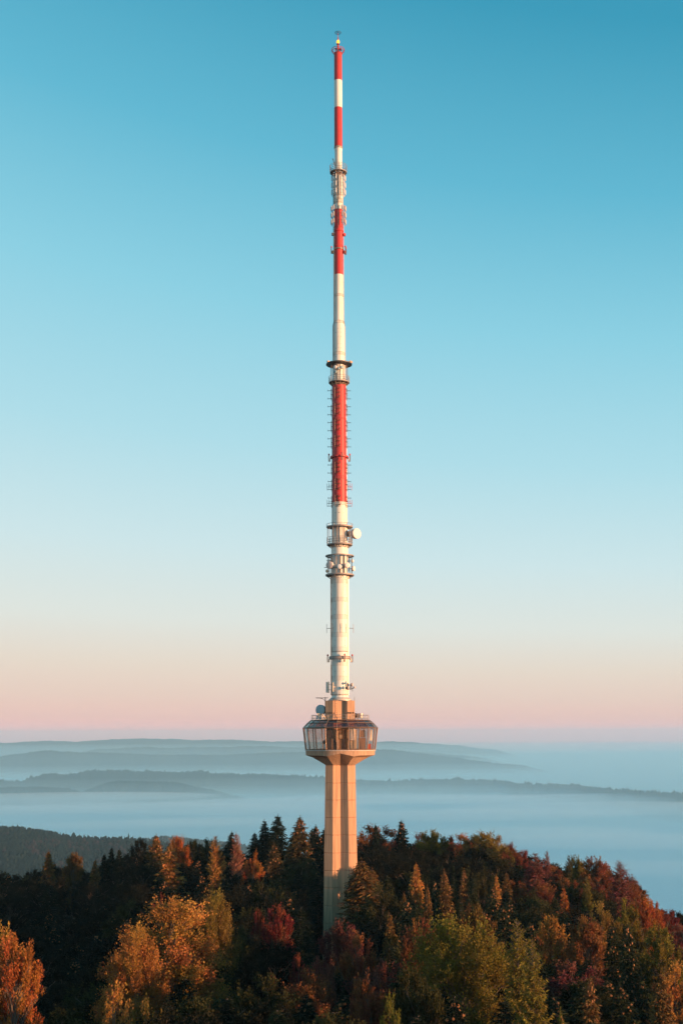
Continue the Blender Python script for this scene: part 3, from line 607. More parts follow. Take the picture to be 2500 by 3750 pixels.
# kind, X, Ytop, half width px, distance, colour, label
C = dict(sd=(.085, .058, .026), bo=(.26, .105, .04), dg=(.014, .020, .013), sg=(.034, .038, .018), sb=(.150, .078, .028), lo=(.38, .165, .045), go=(.22, .135, .035), og=(.17, .125, .025), yg=(.15, .13, .025), re=(.20, .042, .030),  # sb, sd, and lo on spruces, put orange sunlight into the needles
         pu=(.17, .055, .045), br=(.20, .070, .032), ol=(.050, .045, .018), pk=(.30, .12, .075), ro=(.37, .115, .035), dk=(.020, .019, .013))  # dk and dg are darkened to paint the wood's deep shade
T = [
 # skyline left of the shaft
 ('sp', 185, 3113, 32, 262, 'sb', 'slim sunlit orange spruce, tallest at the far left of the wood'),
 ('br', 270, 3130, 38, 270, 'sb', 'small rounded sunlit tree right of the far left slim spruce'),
 ('sp', 351, 3148, 26, 262, 'sb', 'narrow orange lit spruce with small sunlit patches below the wooded hill'),
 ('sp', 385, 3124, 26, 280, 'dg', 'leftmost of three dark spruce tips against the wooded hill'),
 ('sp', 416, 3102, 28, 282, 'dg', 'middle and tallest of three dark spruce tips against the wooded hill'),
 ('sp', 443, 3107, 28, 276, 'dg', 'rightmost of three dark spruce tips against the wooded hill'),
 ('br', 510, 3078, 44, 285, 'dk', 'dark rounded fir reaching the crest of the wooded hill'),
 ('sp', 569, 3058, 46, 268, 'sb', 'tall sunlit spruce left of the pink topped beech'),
 ('sp', 617, 3092, 58, 245, 'lo', 'large gold lit spruce standing in front of the orange beech'),
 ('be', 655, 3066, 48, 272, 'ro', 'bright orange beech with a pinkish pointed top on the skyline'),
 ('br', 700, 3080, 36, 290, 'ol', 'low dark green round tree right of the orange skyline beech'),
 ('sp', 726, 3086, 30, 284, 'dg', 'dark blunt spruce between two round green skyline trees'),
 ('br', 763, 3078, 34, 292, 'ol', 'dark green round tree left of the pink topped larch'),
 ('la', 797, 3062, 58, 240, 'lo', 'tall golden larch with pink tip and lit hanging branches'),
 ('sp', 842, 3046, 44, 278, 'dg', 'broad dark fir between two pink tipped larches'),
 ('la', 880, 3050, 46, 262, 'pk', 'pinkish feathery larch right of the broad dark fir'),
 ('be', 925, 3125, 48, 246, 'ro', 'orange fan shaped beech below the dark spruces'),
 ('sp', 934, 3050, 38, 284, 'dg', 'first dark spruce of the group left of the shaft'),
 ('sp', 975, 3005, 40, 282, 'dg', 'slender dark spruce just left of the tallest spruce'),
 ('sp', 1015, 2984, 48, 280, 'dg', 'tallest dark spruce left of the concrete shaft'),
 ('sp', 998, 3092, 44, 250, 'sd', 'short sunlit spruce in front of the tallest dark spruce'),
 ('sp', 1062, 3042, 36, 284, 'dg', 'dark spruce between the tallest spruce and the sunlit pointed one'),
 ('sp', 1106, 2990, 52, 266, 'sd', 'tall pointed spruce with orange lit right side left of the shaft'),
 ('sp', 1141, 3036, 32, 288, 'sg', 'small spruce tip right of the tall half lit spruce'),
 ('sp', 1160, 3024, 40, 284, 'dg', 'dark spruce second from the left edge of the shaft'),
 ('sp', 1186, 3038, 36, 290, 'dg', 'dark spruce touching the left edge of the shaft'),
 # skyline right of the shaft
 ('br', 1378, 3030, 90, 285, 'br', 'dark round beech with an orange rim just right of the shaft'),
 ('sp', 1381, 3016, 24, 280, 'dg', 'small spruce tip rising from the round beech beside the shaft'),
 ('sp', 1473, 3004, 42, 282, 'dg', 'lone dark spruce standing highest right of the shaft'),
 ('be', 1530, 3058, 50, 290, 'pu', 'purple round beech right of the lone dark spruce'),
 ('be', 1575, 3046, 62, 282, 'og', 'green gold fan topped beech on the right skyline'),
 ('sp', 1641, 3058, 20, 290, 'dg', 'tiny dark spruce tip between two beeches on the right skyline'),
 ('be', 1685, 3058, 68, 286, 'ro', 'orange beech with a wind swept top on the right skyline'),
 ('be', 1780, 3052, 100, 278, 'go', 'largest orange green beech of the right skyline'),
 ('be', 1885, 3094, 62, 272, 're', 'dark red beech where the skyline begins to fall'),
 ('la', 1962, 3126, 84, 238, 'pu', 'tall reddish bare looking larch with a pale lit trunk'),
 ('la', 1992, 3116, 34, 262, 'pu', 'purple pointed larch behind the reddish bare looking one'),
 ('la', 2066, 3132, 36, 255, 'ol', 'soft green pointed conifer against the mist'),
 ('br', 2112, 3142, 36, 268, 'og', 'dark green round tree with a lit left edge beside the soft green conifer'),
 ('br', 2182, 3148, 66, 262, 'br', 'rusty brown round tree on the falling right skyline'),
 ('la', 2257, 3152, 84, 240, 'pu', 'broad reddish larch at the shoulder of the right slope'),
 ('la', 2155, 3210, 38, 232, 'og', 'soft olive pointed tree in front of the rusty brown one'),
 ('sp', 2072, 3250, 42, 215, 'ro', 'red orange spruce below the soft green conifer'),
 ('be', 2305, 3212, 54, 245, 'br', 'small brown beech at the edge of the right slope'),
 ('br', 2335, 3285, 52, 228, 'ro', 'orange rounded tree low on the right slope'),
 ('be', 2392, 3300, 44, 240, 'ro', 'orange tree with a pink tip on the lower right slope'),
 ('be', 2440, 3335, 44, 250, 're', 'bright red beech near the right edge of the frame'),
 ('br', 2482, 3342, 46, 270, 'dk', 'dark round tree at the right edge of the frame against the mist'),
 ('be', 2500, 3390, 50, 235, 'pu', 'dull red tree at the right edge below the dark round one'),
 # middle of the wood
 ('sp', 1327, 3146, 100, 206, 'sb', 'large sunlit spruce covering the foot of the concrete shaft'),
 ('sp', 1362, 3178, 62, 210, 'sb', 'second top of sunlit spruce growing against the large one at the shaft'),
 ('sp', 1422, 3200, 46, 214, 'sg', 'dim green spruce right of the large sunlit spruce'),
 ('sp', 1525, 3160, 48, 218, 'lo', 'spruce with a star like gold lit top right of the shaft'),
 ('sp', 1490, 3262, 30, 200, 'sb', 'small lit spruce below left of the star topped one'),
 ('sp', 1570, 3245, 32, 200, 'sb', 'small orange lit spruce below right of the star topped one'),
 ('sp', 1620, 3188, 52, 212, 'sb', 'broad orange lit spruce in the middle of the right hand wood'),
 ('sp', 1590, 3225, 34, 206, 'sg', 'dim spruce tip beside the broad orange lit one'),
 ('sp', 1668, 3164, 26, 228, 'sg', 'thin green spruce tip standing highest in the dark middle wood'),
 ('sp', 1658, 3205, 28, 220, 'sg', 'thin green spruce tip just under the highest thin one'),
 ('sp', 1700, 3184, 40, 222, 'sb', 'spruce with one bright lit bough in the dark middle wood'),
 ('sp', 1738, 3216, 36, 216, 'sg', 'dim spruce right of the one with a bright bough'),
 ('sp', 1820, 3202, 34, 218, 'lo', 'left one of two gold lit spruces beside the reddish larch'),
 ('sp', 1853, 3190, 40, 220, 'sb', 'right one of two gold lit spruces beside the reddish larch'),
 ('sp', 1432, 3340, 54, 150, 'sb', 'green spruce hung with orange cones in front of the middle wood'),
 ('be', 1250, 3378, 80, 140, 'pu', 'purple red beech in front of the foot of the shaft'),
 ('be', 1330, 3430, 74, 132, 'br', 'brownish red beech right of the purple one at the shaft'),
 ('be', 1190, 3520, 60, 124, 'pu', 'dull purple beech low in front of the shaft'),
 ('be', 1023, 3325, 56, 165, 're', 'bright red beech left of the foot of the shaft'),
 ('be', 940, 3345, 36, 168, 're', 'small red tree with bare forked twigs left of the bright red beech'),
 ('be', 1090, 3505, 44, 132, 're', 'low red tree with one long lit branch'),
 ('be', 587, 3285, 32, 200, 're', 'dark red tree behind the big golden maple'),
 ('be', 530, 3345, 30, 190, 're', 'small dark red tree left of the big golden maple'),
 ('br', 870, 3400, 60, 142, 'ol', 'shaded green tree at the right side of the golden maple'),
 ('br', 960, 3480, 80, 125, 'dk', 'dark shaded broad tree left of the low red branch'),
 # foreground
 ('bg', 640, 3300, 225, 128, 'lo', 'big golden orange maple with layered boughs, left of centre'),
 ('bg', 505, 3405, 118, 121, 'lo', 'lower golden crown spreading to the left of the big orange maple'),
 ('bg', 785, 3275, 82, 138, 'go', 'greenish gold tree crown leaning on the big orange maple'),
 ('bs', 400, 3618, 100, 100, 'lo', 'sparse bright orange treetop at the bottom left'),
 ('bs', 555, 3668, 60, 98, 'go', 'small yellowish treetop at the bottom beside the sparse orange one'),
 ('be', 60, 3436, 92, 112, 'ro', 'fiery red orange tree with a pale lit trunk at the left edge'),
 ('br', 5, 3405, 90, 122, 'lo', 'darker orange tree behind the fiery one at the left edge'),
 ('bg', 1690, 3378, 185, 118, 'og', 'big yellow green tree at the bottom right of centre'),
 ('br', 1740, 3335, 86, 130, 'sb', 'orange crown rising behind the big yellow green tree'),
 ('br', 1530, 3385, 84, 128, 'br', 'brownish orange crown at the left of the big yellow green tree'),
 ('la', 1893, 3375, 110, 112, 'og', 'tall feathery yellow green tree right of the big round one'),
 ('la', 1955, 3440, 95, 108, 'og', 'second feathery yellow green tree lower down to the right'),
 ('br', 2030, 3362, 72, 165, 'lo', 'orange gold round tree in the right hand wood'),
 ('br', 2150, 3372, 70, 160, 'bo', 'redder brown round tree right of the orange gold one'),
 ('br', 2205, 3315, 60, 190, 'go', 'gold topped tree on the right below the olive pointed tree'),
 ('br', 2290, 3300, 60, 195, 'og', 'green gold tree in the middle of the right slope'),
 ('br', 2400, 3400, 74, 180, 'og', 'green gold round tree near the right edge'),
 ('br', 2460, 3530, 74, 150, 'lo', 'orange leafed tree at the right edge in the lower wood'),
 ('sp', 2155, 3575, 60, 118, 'sb', 'spruce hung with bright orange cones at the bottom right'),
 ('sp', 2232, 3385, 52, 155, 'sg', 'dim green spruce with scattered cones in the right hand wood'),
 ('sp', 2320, 3385, 56, 152, 'sg', 'taller dim green spruce with cones nearer the right edge'),
 ('sp', 2420, 3560, 62, 122, 'sb', 'green brown spruce at the bottom right corner'),
 ('sp', 2060, 3700, 50, 104, 'yg', 'yellow green spruce tip at the bottom edge on the right'),
 ('br', 1560, 3560, 95, 106, 'ol', 'shaded green tree at the bottom, left of the big yellow green one'),
 ('bs', 1440, 3650, 60, 98, 'yg', 'thin yellow green treetop at the bottom edge near the middle'),
 ('br', 1360, 3600, 80, 108, 'br', 'dark rusty tree at the bottom in the middle'),
]
# terrain under the wood, from the tree feet
NH = {'sp': 23.0, 'la': 22.0, 'br': 19.0, 'be': 20.0, 'bg': 21.0, 'bs': 19.0}
pts = []
for (k, X, Y, w, d, c, lab) in T:
    p = at(X, Y, d); pts.append((p.x, p.y, p.z - NH[k]))
pts += [(0, 0, 0.0)] * 4 + [(-70, -60, -6), (70, -60, 0), (-30, -150, -2), (30, -150, 0), (0, -231, -6), (110, 0, -6), (150, 60, -22), (160, -60, -8), (120, -120, -2), (170, -170, -4)]
pts = np.array(pts)
def local_h(x, y):
    w = np.exp(-((pts[:, 0] - x) ** 2 + (pts[:, 1] - y) ** 2) / (2 * 26.0 ** 2)) + 1e-9
    return float((w * pts[:, 2]).sum() / w.sum())
def ground_h(x, y):
    r = math.hypot(x * 0.85, (y - -40) * 0.62) if y < -40 else math.hypot(x * .85, (y + 40))
    t = min(1, max(0, (r - 150) / 900)); lh = local_h(x, y)
    fall = -20 * max(0, min(1, (r - 130) / 90)) ** 1.5
    return lh * (1 - t) + (-455) * (t ** 0.62 if t > 0 else 0) + (fall if t == 0 else fall * (1 - t))
def axis(lo, hi, n, a):
    t = np.linspace(-1, 1, n); s = np.sinh(t * a) / math.sinh(a); return np.where(s < 0, -s * lo, s * hi)
gx = axis(-26500, 26500, 131, 6.5); gy = axis(-2400, 26200, 131, 5.6)
gv = [(float(x), float(y), ground_h(x, y)) for y in gy for x in gx]
gf = [(j * 131 + i, j * 131 + i + 1, (j + 1) * 131 + i + 1, (j + 1) * 131 + i) for j in range(130) for i in range(130)]
b = MB(); b.addvf(gv, gf); g = b.build('ground', M_ground, None, True); g['kind'] = 'structure'

# fog sea in the valley
M_fog = bpy.data.materials.new('mist'); M_fog.use_nodes = True
nb = M_fog.node_tree.nodes['Principled BSDF']; nb.inputs['Base Color'].default_value = (.50, .74, .80, 1); nb.inputs['Roughness'].default_value = 1; nb.inputs['Specular IOR Level'].default_value = 0
from mathutils import noise as mn
n1 = 170; fx = axis(-25000, 25000, n1, 2.6); fy = np.geomspace(1300, 25300, n1)
fv = []
for y in fy:
    for x in fx:
        q = Vector((x / 1800, y / 900, 3.1)); h = mn.fractal(q, 0.8, 2.1, 5) * 34 + mn.noise(Vector((x / 5000, y / 2000, 7))) * 26
        edge = max(0, 1 - (y - 1300) / 500)
        fv.append((float(x), float(y), -395 + h * .5 - 60 * edge))
ff = [(j * n1 + i, j * n1 + i + 1, (j + 1) * n1 + i + 1, (j + 1) * n1 + i) for j in range(n1 - 1) for i in range(n1 - 1)]
b = MB(); b.addvf(fv, ff); o = b.build('fog_bank', M_fog, None, True); tag(o, 'soft pale sea of fog covering the valley floor behind the wood', 'fog', kind='stuff')

# misty ridges: crest lines in photo pixels at their distances
M_ridge = mat('far_forest', (0.008, 0.019, 0.022), 0.95, scale=0.006, col2=(0.005, 0.014, 0.017), spec=0)
def ridge(dist0, crest, width, drop, tree, seed, jag=1.0, n=700, name='ridge', zmin=None):
    r = np.random.default_rng(seed); Xs = np.linspace(crest[0][0], crest[-1][0], n)
    Ys = np.interp(Xs, [c[0] for c in crest], [c[1] for c in crest]) + smooth_noise(n, 22, seed, 1.6 * jag) + smooth_noise(n, 9, seed + 1, .8 * jag)
    hh = r.random(n) ** 3 * tree + smooth_noise(n, 2.2, seed + 2, tree * .22)
    offs = [-1.6, -1.15, -.8, -.5, -.28, -.12, -.04, 0, .05, .4, 1, 1.7]; v = []
    for j, o_ in enumerate(offs):
        for i in range(n):
            rr_ = ray(Xs[i], Ys[i]); dep = -rr_.z / math.hypot(rr_.x, rr_.y); dist = dist0 if dep <= 0 or not zmin else min(dist0, (CZ - zmin) / dep)
            p = at(Xs[i], Ys[i], dist + o_ * width)
            c0 = at(Xs[i], Ys[i], dist); prof = abs(o_) ** 1.25
            gully = mn.fractal(Vector((i / n * 14, o_ * 1.4, seed)), 1.0, 2, 4) * drop * .30 * min(1, abs(o_) * 2)
            z = c0.z - drop * prof + gully + (hh[i] if o_ == 0 else 0) - (tree * .2 if o_ in (-.04, .05) else 0)
            v.append((p.x, p.y, min(z, c0.z + (hh[i] if o_ == 0 else -0.5))))
    f = [(j * n + i, j * n + i + 1, (j + 1) * n + i + 1, (j + 1) * n + i) for j in range(len(offs) - 1) for i in range(n - 1)]
    b = MB(); b.addvf(v, f); o = b.build(name, M_ridge, None, False); o['kind'] = 'structure'; return o
ridge(22500, [(-400, 2730), (0, 2719), (120, 2715), (190, 2713), (270, 2717), (330, 2712), (400, 2708), (440, 2706), (530, 2703), (600, 2706), (780, 2710), (900, 2712), (1000, 2716), (1100, 2715), (1250, 2719), (1380, 2716), (1500, 2720), (1650, 2728), (1800, 2745), (2000, 2790)], 1500, 330, 10, 1, 1.3, 500, 'distant_ridge')
ridge(17500, [(150, 2800), (280, 2766), (340, 2750), (400, 2740), (460, 2737), (600, 2738), (800, 2736), (900, 2733), (1000, 2735), (1200, 2740), (1500, 2752), (1700, 2768), (1850, 2790), (1950, 2830)], 1100, 260, 12, 2, 1.0, 600, 'distant_ridge')
ridge(13800, [(-500, 2800), (0, 2773), (60, 2758), (120, 2752), (180, 2750), (280, 2757), (420, 2759), (600, 2765), (800, 2764), (1000, 2757), (1200, 2750), (1380, 2745), (1440, 2748), (1540, 2760), (1650, 2772), (1740, 2785), (1800, 2799), (1830, 2797), (1880, 2800), (1930, 2809), (2000, 2830), (2100, 2860)], 900, 230, 14, 3, 1.0, 900, 'misty_ridge')
ridge(24500, [(1900, 2800), (2080, 2772), (2200, 2768), (2330, 2768), (2450, 2774), (2600, 2800)], 900, 130, 0, 9, .4, 200, 'distant_ridge')
ridge(9000, [(-500, 2880), (0, 2858), (50, 2857), (75, 2862), (120, 2846), (170, 2837), (250, 2836), (310, 2828), (330, 2822), (400, 2824), (500, 2826), (650, 2827), (690, 2824), (755, 2826), (772, 2834), (850, 2834), (1000, 2838), (1080, 2842), (1180, 2844), (1250, 2851), (1300, 2858), (1380, 2862), (1440, 2861), (1480, 2856), (1550, 2853), (1600, 2857), (1640, 2856), (1680, 2851), (1720, 2857), (1780, 2857), (1850, 2862), (1900, 2867), (2000, 2873), (2060, 2872), (2120, 2877), (2180, 2883), (2250, 2891), (2350, 2897), (2500, 2904), (2900, 2920)], 620, 240, 17, 4, .8, 1500, 'wooded_ridge', -270)
ridge(8100, [(230, 2925), (300, 2900), (350, 2880), (400, 2864), (440, 2859), (550, 2861), (650, 2866), (700, 2876), (780, 2895), (900, 2925)], 420, 130, 9, 5, .6, 400, 'wooded_spur')
ridge(7900, [(-200, 2890), (60, 2882), (180, 2883), (250, 2887), (300, 2902), (380, 2930)], 350, 100, 8, 6, .6, 300, 'wooded_spur')

# near wooded hill on the left and the low spur behind it
HILL = [(-900, 3000), (-300, 3005), (0, 3024), (80, 3027), (140, 3036), (200, 3047), (280, 3060), (350, 3065), (440, 3065), (500, 3068), (600, 3080), (700, 3100), (900, 3150), (1100, 3260)]
SPUR = [(300, 3120), (450, 3085), (540, 3070), (600, 3060), (640, 3064), (700, 3070), (760, 3077), (850, 3084), (950, 3100), (1100, 3150)]
def hill(name, crest, d0, near, tree_h, seed, X0, X1, drop_near, nm_forest, lab, spacing, pal, far=500):
    n = 80; Xs = np.linspace(X0, X1, n); v = []; rows_ = [(-near * 1.6, drop_near * 2.6), (-near, drop_near), (-near * .6, drop_near * .5), (-near * .25, drop_near * .16), (0, 0), (far * .3, 8), (far, 120)]
    def hz(X, o_):
        c0 = at(X, interp(X, crest), d0); zc = c0.z - tree_h * .9
        return zc - float(np.interp(o_, [q[0] for q in rows_], [q[1] for q in rows_]))
    for o_, _ in rows_:
        for X in Xs:
            p = at(X, interp(X, crest), d0 + o_); v.append((p.x, p.y, hz(X, o_)))
    b = MB(); b.addvf(v, [(j * n + i, j * n + i + 1, (j + 1) * n + i + 1, (j + 1) * n + i) for j in range(len(rows_) - 1) for i in range(n - 1)])
    o = b.build(name, M_ground, None, True); o['kind'] = 'structure'
    r = random.Random(seed); b = MB(); d = -near
    while d < 60:
        X = X0
        while X < X1:
            step = spacing / (d0 + d) * FPX; X += step * r.uniform(.6, 1.4); dd = d + r.uniform(-.5, .5) * spacing
            p = at(X, 3000, d0 + dd); z = hz(X, dd); h = tree_h * r.uniform(.5, 1.0); w = r.uniform(2.6, 5.0)
            if r.random() < .04 and dd > -40: h *= 1.25
            patch = mn.noise(Vector((p.x / 60, p.y / 60, seed)))
            con = r.random() < .30
            b.mi = (1 if patch > .12 and r.random() < .75 else (2 if r.random() < .3 else 0)) if not con else 0
            if con: prof = [(w * .9, h * .15), (w * .75, h * .45), (w * .4, h * .75), (.02, h * 1.05)]
            else: prof = [(w * .7, h * .2), (w * 1.15, h * .5), (w * 1.0, h * .72), (w * .5, h * .9), (.02, h * .94)]
            s0 = len(b.v); b.lathe(prof, 6, (p.x, p.y, z), cap=False, a0=r.random() * 6)
            for i in range(s0, len(b.v)):
                q = b.v[i]; j = .5 if q[2] < z + h * .9 else .1
                b.v[i] = (q[0] + r.uniform(-j, j) * w * .5, q[1] + r.uniform(-j, j) * w * .5, q[2] + r.uniform(-j, j) * 2)
        d += spacing * .85
    o = b.build(nm_forest, pal, None, False); tag(o, lab, 'forest', kind='stuff')
H0 = mat('hill_green', (.007, .015, .016), .95, scale=.02, spec=0); H1 = mat('hill_russet', (.028, .018, .020), .95, scale=.02, spec=0); H2 = mat('hill_olive', (.013, .019, .016), .95, scale=.02, spec=0)
hill('wooded_hill', HILL, 2300, 620, 20, 3, -500, 1000, 112, 'hill_forest', 'hazy autumn forest covering the low hill at the left', 7.5, [H0, H1, H2])
hill('far_hill', SPUR, 3600, 300, 20, 4, 300, 1100, 60, 'spur_forest', 'bluish misty wood on the low spur behind the hill', 9.0, [H0, H1, H2])

# ================================================================== trees
def var_mesh(name, quads, var, m):                   # quads: (N,4,3), var: (N,2)
    N = len(quads); me = bpy.data.meshes.new(name); me.vertices.add(N * 4); me.loops.add(N * 4); me.polygons.add(N)
    me.vertices.foreach_set('co', quads.reshape(-1).astype(np.float32)); me.loops.foreach_set('vertex_index', np.arange(N * 4, dtype=np.int32))
    me.polygons.foreach_set('loop_start', np.arange(0, N * 4, 4, dtype=np.int32)); me.polygons.foreach_set('loop_total', np.full(N, 4, dtype=np.int32))
    a = me.attributes.new('var', 'FLOAT_VECTOR', 'FACE'); a.data.foreach_set('vector', np.concatenate([var, np.zeros((N, 1))], 1).reshape(-1).astype(np.float32))
    me.materials.append(m); me.update(); me.validate(); return me
def nrm(a): return a / (np.linalg.norm(a, axis=-1, keepdims=True) + 1e-9)
def leaf_quads(P_, D_, size, r, asp=.75):             # leaves at P, long axis roughly D
    N = len(P_); d = nrm(D_ + r.normal(size=(N, 3)) * .55); u = nrm(np.cross(d, r.normal(size=(N, 3)))); s = size * r.uniform(.65, 1.35, (N, 1))
    return np.stack([P_, P_ + d * s * .5 + u * s * asp * .55, P_ + d * s, P_ + d * s * .5 - u * s * asp * .55], 1)
def trunk_mesh(name, b):
    me = bpy.data.meshes.new(name); me.from_pydata(b.v, [], b.f); me.materials.append(M_bark); me.shade_smooth(); me.update(); return me
def make_broad(seed, R=5.0, H=20.0, nb=64, tw=10, nl=24, size=.24, base=.30, up=.5, flat=.8, gap=.25, layered=False, shell=.55, fan=.55, gf=5.0):
    r = np.random.default_rng(seed); b = MB(); tips = []
    b.tube([(0, 0, -3), (r.normal() * .15, r.normal() * .15, H * base), (r.normal() * .3, r.normal() * .3, H * .62), (0, 0, H * .86)], .34, 7, .08)
    cz = H * (base + 1) / 2; hz = H * (1 - base) / 2; lobes = nrm(r.normal(size=(6, 3)))
    tries = 0
    while len(tips) < nb and tries < 4000:
        tries += 1; d = nrm(r.normal(size=3)); d[2] = d[2] * .9 + .12
        rad = r.uniform(shell, 1.0); bump = 1 + .16 * max(np.max(lobes @ d) * 2.2 - 1.4, -.6)
        if math.sin(d[0] * gf + seed) * math.sin(d[1] * gf + seed * 2) * math.sin(d[2] * gf * 1.2 + seed) > gap: continue
        rr = rad * bump * .9
        p = np.array([d[0] * R * rr, d[1] * R * rr, cz + d[2] * hz * rr])
        if layered: p[2] = round((p[2] + .9 * math.sin(seed + p[0])) / 1.9) * 1.9 + r.normal() * .25
        if p[2] > H * .96: p[2] = H * .96
        if tips and min(np.linalg.norm(p - q) for q in tips[-60:]) < .75: continue
        tips.append(p)
    LP = []; LD = []; LV = []
    for p in tips:
        hr = math.hypot(p[0], p[1]); z0 = max(H * base * .8, p[2] - hr * .75 - r.uniform(.5, 2)); z0 = min(z0, H * .82)
        mid = np.array([p[0] * .45, p[1] * .45, z0 + (p[2] - z0) * .6]); b.tube([(0, 0, z0), tuple(mid), tuple(p)], .09, 4, .03, cap=False)
        out = nrm(p - np.array([0, 0, p[2] - hr * .6 - 1.5]) + np.array([0, 0, up * 1.5])); bv = r.random(); sh = r.random()
        for t in range(tw):
            dd = nrm(out * 1.0 + r.normal(size=3) * fan * np.array([1, 1, flat])); ln = r.uniform(.9, 2.0) * R / 5
            s0 = p - out * .5; e = s0 + dd * ln
            if t < 4: b.tube([tuple(s0), tuple(e)], .025, 3, .01, cap=False)
            k = nl; tt = r.uniform(.12, 1.05, (k, 1)); LP.append(s0 + dd * ln * tt + r.normal(size=(k, 3)) * .16); LD.append(np.repeat(dd[None], k, 0))
            LV.append(np.stack([np.clip(bv * .6 + r.uniform(0, .4, k), 0, 1), np.clip(sh * .45 + r.uniform(0, .55, k), 0, 1)], 1))
    LP = np.concatenate(LP); LD = np.concatenate(LD); LV = np.concatenate(LV)
    zt = np.percentile(LP[:, 2], 99.8); s = H / zt; LP[:, 2] *= s
    return dict(H=H, R=R, trunk=trunk_mesh('trunk', b), crown=var_mesh('crown', leaf_quads(LP, LD, size, r), LV, M_leaf))
def make_conifer(seed, R=3.4, H=23.0, base=.12, droop=.9, dens=1.0, up=0.0, step=.44, size=.55, larch=False, cones=False, thin=1.0):
    r = np.random.default_rng(seed); b = MB(); b.tube([(0, 0, -3), (0, 0, H * .5), (0, 0, H * .985)], .30, 7, .035)
    LP = []; LD = []; LV = []; CP = []; z = H * base; U = np.array([0, 0, 1.0])
    skew = r.uniform(0, 6.28)
    while z < H * .985:
        t = (z - H * base) / (H * (1 - base)); L0 = R * ((1 - t) ** (.86 if not larch else .62)) * (.30 + .70 * min(1, t * 6)) + .10
        nbr = max(4, int((8 if not larch else 6) * dens)); a0 = r.uniform(0, 6.28)
        for k in range(nbr):
            if r.random() < .10: continue
            a = a0 + 6.283 * k / nbr + r.normal() * .35; zb = z + r.uniform(-.25, .25); ln = L0 * r.uniform(.45, 1.18) * (1 + .12 * math.sin(a + skew)); o = np.array([math.cos(a), math.sin(a), 0.])
            el = .12 + .55 * t + up; tip_up = .25
            m = max(3, int(ln / .21 * dens)); s = np.linspace(.12, 1, m)[:, None]
            pos = np.array([0, 0, zb]) + o * ln * s + U * (ln * (el * s - droop * s ** 2 * (1 - .5 * t) + tip_up * s ** 4 * .6))
            b.tube([(0, 0, zb), tuple(pos[m // 2]), tuple(pos[-1])], .035, 3, .01, cap=False)
            side = np.cross(o, U); v0 = r.random(); sh = r.random()
            for sg in (-1, 0, 1):
                wd = (.36 * ln * (1 - s * .75) + .12); D_ = nrm(o * .75 + side * sg * .9 - U * (.75 if not larch else .35)) if sg else np.repeat((o - U * .25)[None], m, 0)[0]
                reps = 2 if sg else 1
                for q in range(reps):
                    LP.append(pos + side * sg * wd * q * .5 - U * wd * q * .22 + r.normal(size=(m, 3)) * .05); LD.append(np.repeat(nrm(D_)[None], m, 0))
                    LV.append(np.stack([np.clip(v0 * .5 + r.uniform(0, .5, m), 0, 1), np.clip(sh * .4 + .2 * s[:, 0] + r.uniform(0, .4, m), 0, 1)], 1))
            if cones and t > .35 and r.random() < .30: CP.append(pos[-1] - U * .12)
        z += step * r.uniform(.8, 1.2) * (1 - .35 * t)
    k = 40; LP.append(np.stack([r.normal(size=k) * .05, r.normal(size=k) * .05, r.uniform(H * .93, H * 1.01, k)], 1)); LD.append(nrm(r.normal(size=(k, 3)) * .5 + U * 1.2)); LV.append(r.random((k, 2)) * .7)
    LP = np.concatenate(LP); LD = np.concatenate(LD); LV = np.concatenate(LV)
    N = len(LP); d = nrm(LD + r.normal(size=(N, 3)) * .28); u = nrm(np.cross(d, r.normal(size=(N, 3)))); sc = size * thin * r.uniform(.6, 1.25, (N, 1)) * np.clip((H - LP[:, 2:3]) / (H * .22) + .35, .35, 1)
    w = .15 if not larch else .10
    Q = np.stack([LP - d * sc * .1, LP + d * sc * .4 + u * sc * w, LP + d * sc, LP + d * sc * .4 - u * sc * w], 1)
    out = dict(H=H, R=R, trunk=trunk_mesh('trunk', b), crown=var_mesh('crown', Q, LV, M_needle))
    if CP:
        c = MB()
        for p in CP: c.lathe([(.02, -.34), (.10, -.24), (.11, -.08), (.03, .04)], 5, tuple(p), cap=False)
        me = bpy.data.meshes.new('cones'); me.from_pydata(c.v, [], c.f); me.materials.append(M_cone); me.update(); out['cones'] = me
    return out
PR = {
 'sp': [make_conifer(s, R=3.3 + .3 * (s % 3), droop=.75 + .12 * (s % 3), cones=(s % 2 == 0), dens=1.0) for s in range(11, 18)],
 'la': [make_conifer(s, R=3.6, H=22, droop=.35, up=.15, larch=True, step=.42, size=.5, dens=1.2, thin=1.0) for s in range(21, 24)],
 'br': [make_broad(s, nb=90, tw=12, nl=32, gap=.30) for s in range(31, 36)],
 'be': [make_broad(s, R=4.6, nb=84, tw=12, nl=32, size=.20, up=1.3, fan=.38, gap=.2) for s in range(41, 45)],
 'bg': [make_broad(51, R=5.6, H=21, nb=88, tw=22, nl=32, size=.175, gap=-.02, gf=3.6, layered=True, shell=.45, base=.18, fan=.75, flat=.55),
        make_broad(52, R=5.6, H=21, nb=190, tw=14, nl=34, size=.17, gap=.10, gf=4.0, shell=.4, base=.2, up=1.0)],
 'bs': [make_broad(s, R=4.5, H=19, nb=46, tw=10, nl=30, size=.20, gap=.05) for s in (61,)],
}
NAME = {'sp': 'spruce_tree', 'la': 'larch_tree', 'br': 'broadleaf_tree', 'be': 'beech_tree', 'bg': 'broadleaf_tree', 'bs': 'broadleaf_tree'}
rt = random.Random(5); PLACED = []
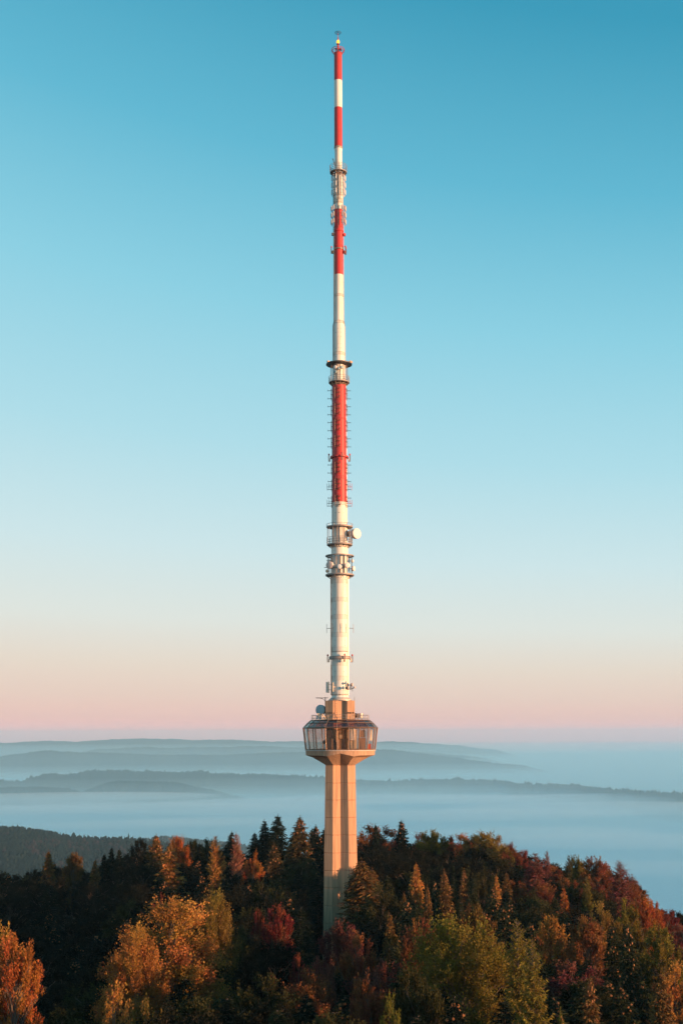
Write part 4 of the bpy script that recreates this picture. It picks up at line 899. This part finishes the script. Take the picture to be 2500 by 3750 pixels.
def plant(kind, x, y, ztop, rw, col, label, group=None, proto=None, base=None):
    ps = PR[kind]; p = ps[proto if proto is not None else rt.randrange(len(ps))]
    gz = ground_h(x, y) if base is None else base; h = max(8.0, ztop - gz)
    e = empty(NAME[kind], (x, y, ztop - h)); tag(e, label, 'tree', group)
    sc = (rw / p['R'], rw / p['R'], h / p['H']); rz = rt.uniform(0, 6.283); lx, ly = rt.gauss(0, .018), rt.gauss(0, .018); j = rt.uniform(.88, 1.12)
    for nm in ('trunk', 'crown', 'cones'):
        if nm not in p: continue
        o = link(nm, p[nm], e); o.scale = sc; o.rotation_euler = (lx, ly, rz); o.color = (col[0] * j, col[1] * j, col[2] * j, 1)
        if nm == 'cones': o['kind'] = 'stuff'
    PLACED.append((x, y, rw)); return e
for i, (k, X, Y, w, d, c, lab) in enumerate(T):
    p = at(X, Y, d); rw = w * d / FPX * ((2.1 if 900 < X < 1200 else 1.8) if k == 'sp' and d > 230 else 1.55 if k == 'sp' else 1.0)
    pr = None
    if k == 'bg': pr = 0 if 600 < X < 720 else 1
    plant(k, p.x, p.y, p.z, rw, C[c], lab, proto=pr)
# the rest of the wood, lower than the skyline and packed between the crowns
OFF = [(90, 640), (120, 480), (150, 340), (180, 225), (210, 155), (240, 85), (265, 35), (290, 14), (320, 8), (400, 60)]
def off_y(X, d):
    o = interp(d, OFF)
    if X < 520: o += 60 * min(1, (520 - X) / 200) * (1 if d < 245 else 0)
    if 850 < X < 1500: o += 15
    if 890 < X < 1200 and d > 225: o += 32
    return o
FW = {('sp', 'dg'): 'shade-darkened green spruce', ('sp', 'sg'): 'dull green spruce', ('br', 'dk'): 'shade-darkened round tree', ('br', 'ol'): 'dark olive round tree',
      ('be', 'br'): 'rusty brown beech', ('be', 'pu'): 'dull purple beech', ('be', 'ol'): 'dark olive beech', ('be', 'dk'): 'shade-darkened beech'}
def fill_label(k, c, X, d):
    side = 'left of the tower shaft' if X < 1180 else ('in front of the tower foot' if X < 1330 and d < 231 else 'right of the tower shaft')
    row = 'in the lowest nearest rows' if d < 140 else ('in the middle of the wood' if d < 225 else 'just under the tree skyline')
    t = FW[(k, c)] + ' ' + row + ' ' + side
    return t, FW[(k, c)].replace('tree', 'trees').replace('spruce', 'spruces').replace('beech', 'beeches') + ' ' + row + ' ' + side
rf = random.Random(11); cnt = 0
d = 96.0
while d < 330:
    sp = 6.4 + (d - 96) * .010; half = 1500 * d / FPX; n = int(2 * half / sp) + 1
    for i in range(n + 1):
        dd = d + rf.uniform(-.4, .4) * sp; X = 1250 + (-half + i * sp + rf.uniform(-.4, .4) * sp) / dd * FPX
        if X > 2750 or X < -180: continue
        Y = interp(X, SKY_T) + off_y(X, dd) + rf.uniform(0, 34) * (1 if dd > 200 else 1.6)
        if 1120 < X < 1350 and dd < 231: Y = max(Y, 3520)
        p = at(X, Y, dd)
        if math.hypot(p.x, p.y) < 6.5: continue
        if any((p.x - a) ** 2 + (p.y - c_) ** 2 < (r_ * .55 + 1.6) ** 2 for a, c_, r_ in PLACED): continue
        q = rf.random(); red = X > 1850 or (1100 < X < 1450)
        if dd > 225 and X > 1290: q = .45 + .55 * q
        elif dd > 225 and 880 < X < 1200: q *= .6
        if q < .42: k_, w_, c_ = 'sp', rf.uniform(3.9, 5.0), rf.choice(['dg', 'dg', 'sg'])
        elif q < (.70 if not red else .62): k_, w_, c_ = 'br', rf.uniform(3.6, 4.8), rf.choice(['dk', 'ol', 'ol'])
        else: k_, w_, c_ = 'be', rf.uniform(3.4, 4.4), rf.choice(['br', 'pu', 'ol', 'dk'] if red else ['ol', 'dk', 'dk', 'br'])
        if (1290 < X < 1870 and 160 < dd < 300) or (X < 1190 and dd > 135):  # these zones take the darkened tones, painting the shade inside the wood
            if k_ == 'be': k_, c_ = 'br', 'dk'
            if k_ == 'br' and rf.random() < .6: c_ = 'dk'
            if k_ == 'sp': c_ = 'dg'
        if X > 1450 and dd < 205:
            if rf.random() < .55: k_, c_, w_ = 'sp', 'sg', rf.uniform(4.0, 5.2)
            elif k_ == 'be' and c_ in ('pu', 'br') and rf.random() < .7: c_ = 'ol'
        if dd > 240 and X > 1290 and X < 1900: w_ *= 1.25
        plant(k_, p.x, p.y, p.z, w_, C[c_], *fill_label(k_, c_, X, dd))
        cnt += 1
    d += sp * .92
print('fillers', cnt)
